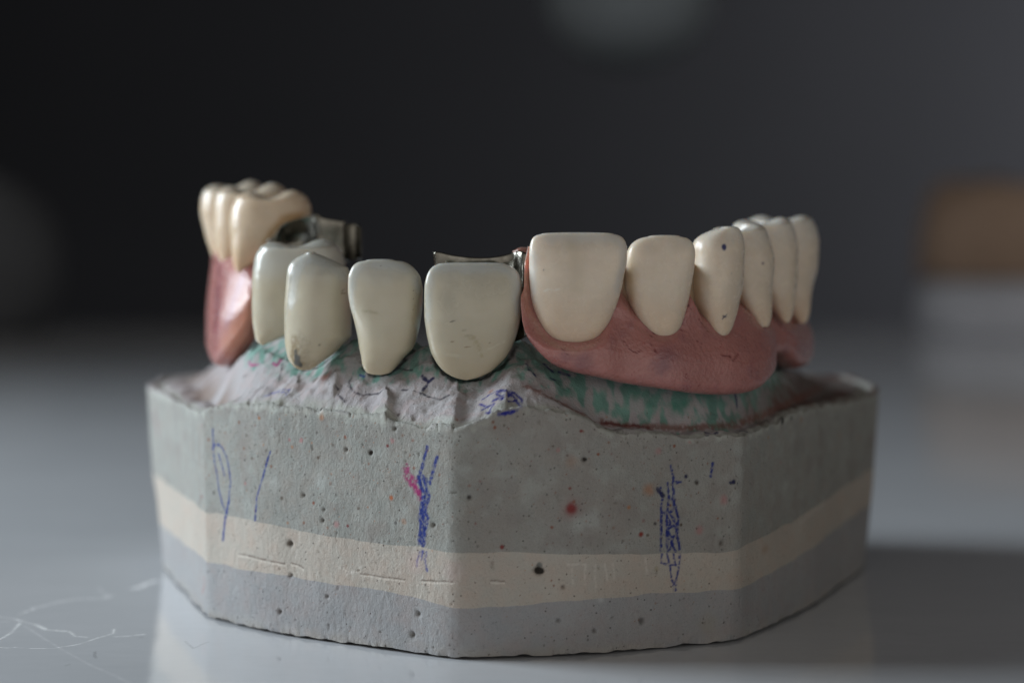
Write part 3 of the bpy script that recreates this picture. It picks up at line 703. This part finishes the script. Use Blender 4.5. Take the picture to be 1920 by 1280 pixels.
part([(417, 1402, 1524), (430, 1396, 1530), (454, 1400, 1533.5), (499, 1410, 1531), (537, 1430, 1521), (560, 1450, 1516), (582, 1470, 1513), (595, 1481, 1509), (603, 1489, 1504)],
     248.0, 253.0, [(0, 2), (.2, 6), (.5, 10.5), (1, 10)], n=2.6, ratio=1.0, cap=.35, yaw=6, cusps=[(1512, 398.5, 251, 2.2), (1424, 401, 253, 2.2), (1505, 402, 257, 2.2), (1420, 405, 257, 2)], fossa=[(1466, 253, .5, 1.4, 9)], yf=[(0, 1.2), (.3, .2), (.6, 0), (1, .4)])

def saddle(name, st, parent, org, flip, paintf=None, inner=10.0, mirror=1):
    """st: (px, Y, gum-line y, border y, top y, bulge). A closed shell that straddles the ridge"""
    st = np.array(st, float)
    X = Xof(st[:, 0], st[:, 1]); Yv = st[:, 1]
    seg = np.r_[0, np.cumsum(np.hypot(np.diff(X), np.diff(Yv)))]
    n = 320; u = np.linspace(0, seg[-1], n)
    px = curve(seg, X, u); py = curve(seg, Yv, u)
    zg = curve(seg, Zof(st[:, 2], Yv), u); zb = curve(seg, Zof(st[:, 3], Yv), u); zt = curve(seg, Zof(st[:, 4], Yv), u); bl = curve(seg, st[:, 5], u)
    k = np.ones(9) / 9
    T_ = np.stack([np.gradient(px), np.gradient(py)], 1)
    for _ in range(3): T_ = np.stack([np.convolve(np.pad(T_[:, i], 12, 'edge'), np.ones(25) / 25, 'valid') for i in (0, 1)], 1)
    T_ /= np.linalg.norm(T_, axis=1)[:, None]
    Nn = np.stack([-T_[:, 1], T_[:, 0]], 1) * mirror          # inward
    m1, m2 = 90, 60
    P = np.zeros((n, m1 + m2, 3))
    v = np.linspace(0, 1, m1)
    z = zt[:, None] + (zb - zt)[:, None] * v[None]
    zs_ = np.convolve(np.pad(zg, 60, 'edge'), np.ones(121) / 121, 'valid')[:, None]
    rel = z - zg[:, None]; lenb = np.maximum(zg - zb, .6)[:, None]
    off = np.where(rel > 0, .12 + 1.9 * sstep(0, 2.4, rel), .12) - (.35 + bl[:, None]) * sstep(0, .75, (zs_ + .9 - z) / np.maximum(zs_ - zb[:, None], 1.0)) * sstep(.3, -.8, rel)
    eb = z - zb[:, None]                                                    # rounded border
    off = off + 1.1 * (1 - np.sqrt(np.clip(1 - (1 - np.clip(eb / 1.2, 0, 1))**2, 0, 1)))
    # inside loop: border -> intaglio -> lingual -> top
    w = np.linspace(0, 1, m2 + 1)[1:]
    ko = np.array([1.4, 2.0, 3.0, inner * .7, inner, inner * 1.05, inner * .8, 3.0])
    o0 = off[:, -1]
    kx = np.linspace(0, 1, 9)
    end = np.minimum(np.minimum(u / 2.0, (seg[-1] - u) / 2.0), 1)            # ends taper shut
    for i in range(n):
        oo = np.interp(w, kx, np.r_[o0[i], o0[i] + (ko - 0) * 1.0])
        zz_ = np.interp(w, kx, [zb[i], zb[i] + .1, zb[i] + 1.0, zg[i] - 2.5, zg[i] - 2.5, zg[i] - 3.5, zg[i] + .5, zt[i] - .8, zt[i]])
        q = .25 + .75 * math.sqrt(max(0, 1 - (1 - end[i])**2))
        OO = np.r_[off[i], oo]; ZZ = np.r_[z[i], zz_]
        OO = OO.min() + .0 + (OO - OO.min()) * q
        P[i, :, 0] = px[i] + Nn[i, 0] * OO; P[i, :, 1] = py[i] + Nn[i, 1] * OO; P[i, :, 2] = ZZ
    Q = P.reshape(-1, 3); Q[:, 1] += (fbm(Q, .25, 2, 70) - .5) * .35
    # close ends
    c0 = P[0].mean(0); c1 = P[-1].mean(0)
    pt = Paint(P)
    if paintf: paintf(pt, rel)
    f = grid_faces(n, m1 + m2, False, True, flip)
    arr = pt.array()
    M_ = m1 + m2
    V = np.vstack([Q, c0, c1]); arr = np.vstack([arr, arr[:1], arr[-1:]])
    j = np.arange(M_); j2 = (j + 1) % M_
    a_ = np.stack([j2, j, np.full(M_, len(Q)), np.full(M_, len(Q))], 1)
    b_ = np.stack([(n - 1) * M_ + j, (n - 1) * M_ + j2, np.full(M_, len(Q) + 1), np.full(M_, len(Q) + 1)], 1)
    tri = np.vstack([a_[:, :3], b_[:, :3]])
    if flip: tri = tri[:, ::-1]
    o = mesh_from(name, V, f, M_pink, parent, org, arr)
    import bmesh
    bm = bmesh.new(); bm.from_mesh(o.data); bm.verts.ensure_lookup_table()
    for t in tri:
        try: bm.faces.new([bm.verts[int(q)] for q in t]).smooth = True
        except ValueError: pass
    bmesh.ops.recalc_face_normals(bm, faces=bm.faces)
    bm.to_mesh(o.data); bm.free()
    return o
def pink_r(pt, rel):
    k = np.arange(len(pt.P)).reshape(pt.shape)[:, :rel.shape[1]].ravel()
    pt.lay(k, sstep(1.2, 3.0, rel.ravel()) * .85, (.50, .37, .24))  # tan shade between the teeth, painted on the upper saddle
    a = np.arange(len(pt.P)); P = pt.P
    m = sstep(1.2, .0, np.abs(P[:, 0] - 2.0)) * 0
    pt.stroke([(984, 480), (984, 540), (988, 590)], 1.0, (.46, .24, .16), .7, .3, 1, 1.0)
    pt.stroke([(1000, 600), (1020, 632), (1045, 650), (1080, 658), (1110, 648)], .7, (.44, .26, .20), .6, .6, 1.5, 1.0)
    for x, y, r in [(1095, 680, 1.1), (1250, 668, 1.4), (1060, 668, .7), (1235, 690, 1.0)]: pt.spot(x, y, r, (.17, .075, .10), .5, 1.0)
    for l in [[(1183, 658), (1195, 662), (1200, 656)], [(1308, 640), (1314, 642)], [(1220, 630), (1222, 645), (1230, 660)], [(1368, 670), (1374, 676), (1382, 664)], [(1355, 667), (1370, 668)],
              [(1290, 572), (1294, 580)], [(1278, 605), (1276, 618)], [(1310, 600), (1322, 612), (1328, 622)], [(1172, 640), (1180, 655)], [(1055, 655), (1066, 664)], [(1405, 585), (1408, 595)]]:
        pt.stroke(l, .10, (.12, .01, .015), .85, .4)
    for x, y, r in [(1280, 602, .14), (1292, 574, .16), (1227, 625, .1), (1178, 520, .12)]: pt.spot(x, y, r, (.08, .02, .03), .9)
RST = [(982, 221.6, 500, 548, 462, .1), (984, 221.0, 548, 588, 462, .4), (992, 220.8, 600, 630, 466, .7), (1010, 220.6, 622, 656, 480, .9), (1040, 220.4, 640, 684, 490, 1.0), (1078, 220.3, 643, 698, 495, 1.2),
       (1120, 220.6, 632, 707, 495, 1.3), (1162, 221.4, 578, 717, 495, 1.0), (1200, 222.2, 612, 723, 495, 1.3), (1242, 222.6, 628, 729, 495, 1.5), (1280, 223.6, 608, 735, 495, 1.4),
       (1300, 224.4, 572, 737, 495, 1.3), (1325, 225.6, 612, 739, 495, 1.5), (1350, 226.8, 619, 739, 500, 1.7), (1376, 228.2, 612, 737, 500, 1.6), (1398, 230.0, 590, 730, 500, 1.6), (1416, 232.0, 600, 716, 500, 1.5),
       (1430, 234.4, 603, 702, 500, 1.2), (1436, 237.2, 600, 684, 500, .8), (1442, 240.4, 582, 668, 500, .5), (1456, 243, 590, 664, 500, .9), (1470, 246.0, 592, 680, 500, 1.3), (1482, 249.4, 592, 690, 500, 1.2),
       (1494, 253.0, 590, 690, 500, .9), (1504, 258, 600, 686, 500, .8), (1510, 263.5, 600, 674, 500, .7), (1510, 268, 590, 666, 500, .5), (1504, 273, 590, 655, 510, .3)]
RST = [(a, y - (.85 if 1000 < a < 1440 else .6), g, b_, t, l) for a, y, g, b_, t, l in RST]
saddle('saddle_base', RST, dr_e, ORR, False, pink_r, 9.0)

def sheet(name, path, th, parent, org, nz=.25, mat=None, nrow=40):
    """bent metal strip: path (px, Y, top y, bottom y, belly)"""
    st = np.array(path, float); X = Xof(st[:, 0], st[:, 1]); Yv = st[:, 1]
    seg = np.r_[0, np.cumsum(np.hypot(np.diff(X), np.diff(Yv)))]
    n = 150; u = np.linspace(0, seg[-1], n)
    px = curve(seg, X, u); py = curve(seg, Yv, u); zt = curve(seg, Zof(st[:, 2], Yv), u); zb = curve(seg, Zof(st[:, 3], Yv), u); be = curve(seg, st[:, 4], u)
    T_ = np.stack([np.gradient(px), np.gradient(py)], 1); T_ /= np.linalg.norm(T_, axis=1)[:, None]; Nn = np.stack([-T_[:, 1], T_[:, 0]], 1)
    a = np.linspace(0, 2 * np.pi, nrow * 2, endpoint=False)
    vz = np.sign(np.cos(a)) * np.abs(np.cos(a))**.5 * .5 + .5; vn = np.sign(np.sin(a)) * np.abs(np.sin(a))**.5
    P = np.zeros((n, nrow * 2, 3))
    z = zb[:, None] + (zt - zb)[:, None] * vz[None]
    e = np.clip(np.minimum(u, seg[-1] - u) / .3, .05, 1)[:, None]
    off = vn[None] * th / 2 * e + be[:, None] * np.sin(vz[None] * np.pi)
    P[..., 0] = px[:, None] + Nn[:, :1] * off; P[..., 1] = py[:, None] + Nn[:, 1:] * off; P[..., 2] = z
    Q = P.reshape(-1, 3); Q += (np.stack([noise(Q, .9, k * 7.) for k in range(3)], 1) - .5) * nz
    return mesh_from(name, P, grid_faces(n, nrow * 2, False, True), mat or M_metal, parent, org)
sheet('metal_backing', [(812, 225.2, 474, 560, .2), (820, 224.9, 472, 600, .3), (850, 224.6, 478.5, 640, .3), (880, 224.4, 482, 640, .3), (910, 224.4, 482.5, 640, .3), (945, 224.6, 478.5, 640, .3),
                        (965, 224.2, 473, 640, .2), (977, 223.4, 471, 636, 0), (986, 223.0, 474, 630, 0), (1000, 223.6, 480, 620, 0), (1030, 224.6, 490, 600, 0)], .55, dr_e, ORR, .06)
def lump(name, c, r, mat, parent, org, nz=.4, n=48):
    th = np.linspace(0, 2 * np.pi, n, endpoint=False); ph = np.linspace(0, np.pi, n // 2)
    D = np.stack([np.cos(th)[None] * np.sin(ph)[:, None], np.sin(th)[None] * np.sin(ph)[:, None], np.cos(ph)[:, None] * np.ones((1, n))], -1)
    P = np.array(c) + D * np.array(r) * (1 + (fbm(D * 3 + np.array(c), .6, 2)[..., None] - .5) * nz)
    pt = Paint(P); pt.lay(np.arange(len(pt.P)), np.full(len(pt.P), .6), (.27, .20, .155))
    return mesh_from(name, P, grid_faces(n // 2, n, False, True, True), mat, parent, org, pt.array())
lump('resin_lug', (Xof(984, 225.4), 225.6, Zof(474, 225.4)), (1.2, .9, .55), M_pink, dr_e, ORR)

# ------------------------------------------------------------------ left partial denture
dl_e = empty('partial_denture', (-28, 256, 24)); ORL = (-28, 256, 24)
tag(dl_e, 'partial denture with three cream molars and a bent metal plate at the rear left', 'denture', 'partial denture saddles')
def partl(rows, Y0, Ys, thick, **k): return tooth('denture_tooth', rows, Y0, Ys, thick, DTL, dl_e, ORL, **k)
partl([(377, 441, 578), (386, 436, 583), (400, 433, 584), (415, 432, 580), (435, 433, 562), (460, 435, 530), (485, 438.5, 500), (500, 443, 478), (509, 449, 462)],
      248.6, 252.5, [(0, 2), (.2, 5), (.5, 7.5), (1, 7)], n=2.5, ratio=.8, cap=.3, yaw=3, cusps=[(457, 355, 251.5, 2.5), (556, 351, 251.5, 2.5)], fossa=[(512, 252, .5, 1.5, 9)], yf=[(0, 1.0), (.3, .2), (.6, 0), (1, .3)],
      paint=lambda pt: (pt.stroke([(586, 396), (560, 404), (530, 414), (513, 430), (500, 450)], .8, (.42, .22, .05), .7, .3, 1, 1.0), pt.spot(436, 476, .2, (.7, .62, .5), .6)))
partl([(366, 408, 540), (376, 404.5, 545), (400, 402.5, 545), (430, 402.5, 540), (460, 405, 520), (480, 412, 480), (496, 420, 460), (506, 426, 440)],
      255.0, 259.0, [(0, 2), (.2, 5), (.5, 7.5), (1, 7)], n=2.5, ratio=.8, cap=.3, yaw=4, cusps=[(424, 343, 258.5, 2.1), (520, 338, 259, 2.2), (478, 352, 262, 2.0)], fossa=[(468, 259, .4, 1.4, 9)], yf=[(0, 1.0), (.3, .2), (.6, 0), (1, .3)])
partl([(362, 382, 500), (375, 378, 520), (395, 377, 522), (414, 380.5, 520), (440, 387, 510), (460, 395, 490), (476, 402, 470), (486, 408, 440)],
      262.0, 267.0, [(0, 2), (.2, 6), (.5, 9.5), (1, 9)], n=2.6, ratio=.9, cap=.3, yaw=4, cusps=[(399, 343, 265.5, 2.2), (480, 334, 266.5, 2.6), (430, 348, 270, 2.0)], fossa=[(440, 267, .4, 1.4, 9)], yf=[(0, 1.0), (.3, .2), (.6, 0), (1, .3)])
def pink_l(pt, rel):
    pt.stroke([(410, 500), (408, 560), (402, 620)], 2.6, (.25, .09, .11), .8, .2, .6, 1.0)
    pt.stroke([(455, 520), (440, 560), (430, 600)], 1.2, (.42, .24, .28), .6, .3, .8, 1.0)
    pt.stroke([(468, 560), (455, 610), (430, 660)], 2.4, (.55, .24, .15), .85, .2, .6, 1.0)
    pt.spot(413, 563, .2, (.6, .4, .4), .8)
LST = [(483, 247.5, 540, 596, 470, .2), (478, 247.6, 540, 604, 470, .6), (466, 248.2, 525, 632, 465, .9), (450, 249.4, 512, 656, 460, 1.2), (434, 251.2, 512, 676, 455, 1.3), (420, 254.0, 506, 687, 455, 1.0),
       (408, 257.6, 490, 684, 450, .6), (400, 262, 478, 672, 445, .4), (397, 267, 470, 660, 445, .4), (398, 272, 470, 655, 450, .3), (402, 276, 472, 650, 460, .1)]
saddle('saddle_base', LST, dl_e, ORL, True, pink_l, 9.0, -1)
sheet('metal_plate', [(500, 248.0, 452, 500, 0), (517, 247.6, 440, 500, .6), (529, 247.3, 421, 500, 1.6), (555, 247.0, 411, 500, 2.2), (583, 246.8, 404, 500, 1.2), (594, 246.6, 401.5, 500, .4), (604, 246.6, 408, 500, .2),
                      (625, 246.6, 412, 500, .2), (648, 246.6, 415.5, 496, .1)], .5, dl_e, ORL, .03)
sheet('metal_clip', [(646, 246.4, 416, 490, 0), (650, 247.6, 417.5, 490, 0), (656, 248.4, 419, 489, 0), (667, 248.4, 420, 488, 0), (674, 247.4, 423, 487, 0), (678, 246.0, 427, 484, 0)], .3, dl_e, ORL, .0)

# ------------------------------------------------------------------ table
def tick(lo, hi, dlo, dhi, fine, n):
    a = np.concatenate([lo + (dlo - lo) * (1 - (np.linspace(1, 0, n)[:-1])**2.0) if 0 else np.linspace(lo, dlo, n)[:-1], np.arange(dlo, dhi, fine), np.linspace(dhi, hi, n)])
    return a
tx_ = tick(-700, 900, -58, -26, .16, 40); ty_ = tick(60, 925, 198, 268, .3, 40)
TP = np.zeros((len(ty_), len(tx_), 3)); TP[..., 0] = tx_[None]; TP[..., 1] = ty_[:, None]
M_tab, nt, b = new_mat('glossy_white_tabletop'); co = coords(nt)
c = mix(nt, tex(nt, co, .02, 3), (.73, .75, .78), (.69, .71, .74))
c, al = painted(nt, c); nt.links.new(c, b.inputs['Base Color'])
nt.links.new(math_(nt, 'ADD', math_(nt, 'ADD', math_(nt, 'MULTIPLY', tex(nt, co, .06, 4), .05), .05), math_(nt, 'MULTIPLY', al, .35)), b.inputs['Roughness'])
bump(nt, b, tex(nt, co, .08, 3), .03)
tp = Paint(TP); WH = (.95, .96, .97)
for l, w, a in [([(0, 1156), (30, 1160), (45, 1165), (62, 1170), (85, 1180), (120, 1182)], .22, .5), ([(0, 1213), (100, 1215), (150, 1206), (188, 1194), (212, 1186), (214, 1178)], .16, .5),
             ([(45, 1172), (110, 1213), (170, 1245), (245, 1280)], .15, .3), ([(0, 1198), (20, 1186), (38, 1168)], .22, .55), ([(70, 1170), (88, 1180), (130, 1183), (140, 1192), (162, 1193)], .24, .55),
             ([(60, 1140), (100, 1130), (140, 1122), (195, 1121), (208, 1116)], .5, .35), ([(255, 1102), (270, 1096), (290, 1088)], .8, .45), ([(36, 1150), (50, 1146), (64, 1141)], .4, .45),
             ([(215, 1192), (240, 1192), (270, 1188)], .25, .5), ([(0, 1164), (45, 1162)], .18, .4), ([(185, 1100), (190, 1108), (205, 1117)], .3, .2)]:
    tp.stroke(l, w * 1.5, WH, min(1, a * 1.5), .4, 1.2, .9)
tp.stroke([(348, 1202), (362, 1214), (372, 1210), (378, 1208), (390, 1203)], .09, (.12, .12, .13), .8, .2); tp.stroke([(178, 1222), (177, 1228), (180, 1232)], .12, (.12, .12, .13), .8, .1)
tp.stroke([(262, 1193), (266, 1194)], .12, (.15, .15, .16), .8, .1); tp.stroke([(125, 1246), (129, 1245)], .12, (.2, .2, .2), .8, .1)
table = mesh_from('table', TP, grid_faces(len(ty_), len(tx_)), M_tab, None, (0, 0, 0), tp.array(), False)
tag(table, kind='structure')
# ------------------------------------------------------------------ room behind
def boxo(name, x0, x1, y0, y1, z0, z1, mat, parent=None, org=(0, 0, 0)):
    V = [(x, y, z) for x in (x0, x1) for y in (y0, y1) for z in (z0, z1)]
    Fc = [(0, 1, 3, 2), (4, 6, 7, 5), (0, 4, 5, 1), (2, 3, 7, 6), (0, 2, 6, 4), (1, 5, 7, 3)]
    return mesh_from(name, V, Fc, mat, parent, org, None, False)
tag(boxo('wall', -1400, 1800, 1600, 1640, -900, 1200, simple('dim_wall_paint', (.0080, .0082, .0090), .7, (.0070, .0072, .0079), .004)), kind='structure')
def lathe(name, prof, c, mat, parent=None, org=(0, 0, 0), n=64):
    th = np.linspace(0, 2 * np.pi, n, endpoint=False); pr = np.array(prof, float)
    P = np.zeros((len(pr), n, 3)); P[..., 0] = c[0] + pr[:, :1] * np.cos(th); P[..., 1] = c[1] + pr[:, :1] * np.sin(th); P[..., 2] = c[2] + pr[:, 1:]
    return mesh_from(name, P, grid_faces(len(pr), n, False, True), mat, parent, org)
# blurred second cast on the table, right
o2 = (198, 860, 0)
e2 = empty('dental_cast', o2); tag(e2, 'blurred tan dental cast on a pale base in the background at the right edge', 'dental model')
def slab(name, cx, cy, rx, ry, z0, z1, mat, nzv, topn):
    n = 120; th = np.linspace(0, 2 * np.pi, n, endpoint=False)
    c, s = np.cos(th), np.sin(th); bx_ = np.sign(c) * np.abs(c)**.9 * rx; by_ = np.sign(s) * np.abs(s)**.9 * ry
    prof = [(0, z0), (.97, z0), (1, z0 + 1), (1, z0 + (z1 - z0) * .45), (.985, z0 + (z1 - z0) * .68), (.94, z0 + (z1 - z0) * .84), (.86, z0 + (z1 - z0) * .95), (.75, z1), (.55, z1), (.3, z1), (0, z1)]
    P = np.zeros((len(prof), n, 3))
    for i, (r, z) in enumerate(prof): P[i, :, 0] = cx + bx_ * r; P[i, :, 1] = cy + by_ * r; P[i, :, 2] = z
    Q = P.reshape(-1, 3); k = Q[:, 2] > z0 + 3
    Q[k, 2] += (noise(Q[k], .07, 4) - .5) * topn; Q[:, 0] += (noise(Q, .1, 6) - .5) * nzv
    return mesh_from(name, P, grid_faces(len(prof), n, False, True), mat, e2, o2)
slab('base_layer', 198, 860, 46, 37, 0, 22, simple('pale_plaster', (.36, .36, .385), .8), .5, .3)
slab('upper_stone', 198, 860, 45, 36, 21.0, 56, simple('tan_die_stone', (.27, .19, .14), .8, (.21, .145, .105), .05), 3, 7)
# blurred round jar, left
e3 = empty('jar', (-196, 860, 0)); tag(e3, 'blurred round grey jar standing in the dark at the left edge', 'jar')
mj = simple('grey_glazed_jar', (.085, .088, .095), .7)
lathe('jar_body', [(0, .2), (16, .2), (20, 1), (25, 10), (27.5, 22), (27, 34), (23, 46), (18, 51), (17, 52), (15.5, 52), (15.5, 48)], (-196, 860, 0), mj, e3, (-196, 860, 0))
lathe('jar_lid', [(0, 51), (15, 51), (15, 54), (10, 57), (3, 58), (3, 60), (0, 61)], (-196, 860, 0), mj, e3, (-196, 860, 0))
# pale round shape standing in for an unidentified blur, high in the background
e4 = empty('pale_round_shape', (50, 980, 138)); tag(e4, 'blurred pale round shape hanging high in the background, above the metal plate', 'round object')
ml = simple('pale_shape_surface', (.19, .215, .235), .8)
lathe('round_shell', [(max(36 * math.sin(a), .01), -30 * math.cos(a)) for a in np.linspace(0, math.pi, 24)], (50, 980, 138), ml, e4, (50, 980, 138))
lathe('added_cord', [(1.0, 29), (1.0, 400)], (50, 980, 138), ml, e4, (50, 980, 138), 12)

# ------------------------------------------------------------------ light
def area(name, loc, target, sx, sy, power, c, spread=180):
    L = bpy.data.lights.new(name, 'AREA'); L.shape = 'RECTANGLE'; L.size = sx * S; L.size_y = sy * S; L.energy = power; L.color = c; L.spread = math.radians(spread)
    o = bpy.data.objects.new(name, L); col.objects.link(o); o.location = Vector(loc) * S
    o.rotation_euler = (Vector(target) - Vector(loc)).to_track_quat('-Z', 'Y').to_euler(); return o
area('window_light', (-430, 345, 190), (0, 245, 15), 260, 200, .92, (.84, .93, 1.0), 125)
area('back_wall_fill', (790, 1020, 300), (720, 1600, 60), 300, 260, 24, (.96, .965, 1.0), 160)  # unseen area light, added to brighten the right of the wall
w = bpy.data.worlds.new('World'); scene.world = w; w.use_nodes = True
# the dim room behind the photographer: a soft glow low in front of the cast, dark elsewhere
nt = w.node_tree; bg = nt.nodes['Background']; bg.inputs[0].default_value = (1, .955, .90, 1)
tc = N(nt, 'ShaderNodeTexCoord'); sp = N(nt, 'ShaderNodeSeparateXYZ'); nt.links.new(tc.outputs['Generated'], sp.inputs[0])
def ramp(src, a, b_):
    q = N(nt, 'ShaderNodeMapRange', interpolation_type='SMOOTHSTEP'); q.inputs[1].default_value = a; q.inputs[2].default_value = b_
    nt.links.new(src, q.inputs[0]); return q.outputs[0]
fy = ramp(math_(nt, 'MULTIPLY', sp.outputs[1], -1.0), -.1, 1.0)
fz = ramp(math_(nt, 'ABSOLUTE', math_(nt, 'SUBTRACT', sp.outputs[2], .15), 0), .6, .0)
nt.links.new(math_(nt, 'ADD', math_(nt, 'MULTIPLY', math_(nt, 'MULTIPLY', fy, fz), .86), .025), bg.inputs[1])

# ------------------------------------------------------------------ camera
cam = bpy.data.cameras.new('camera'); co_ = bpy.data.objects.new('camera', cam); col.objects.link(co_)
co_.location = (0, 0, EYE * S); co_.rotation_euler = (math.radians(90), 0, 0)
cam.sensor_width = 36; cam.lens = 36 * F / 1920; cam.shift_y = -(640 - HZ) / 1920
cam.clip_start = .005; cam.clip_end = 50
cam.dof.use_dof = True; cam.dof.focus_distance = 219.5 * S; cam.dof.aperture_fstop = cam.lens / 1000 / (4.6 * S)
scene.camera = co_
vs = scene.view_settings; vs.view_transform = 'Standard'; vs.look = 'None'; vs.exposure = 0; vs.gamma = 1; vs.use_curve_mapping = False
scene.cycles.use_denoising = True
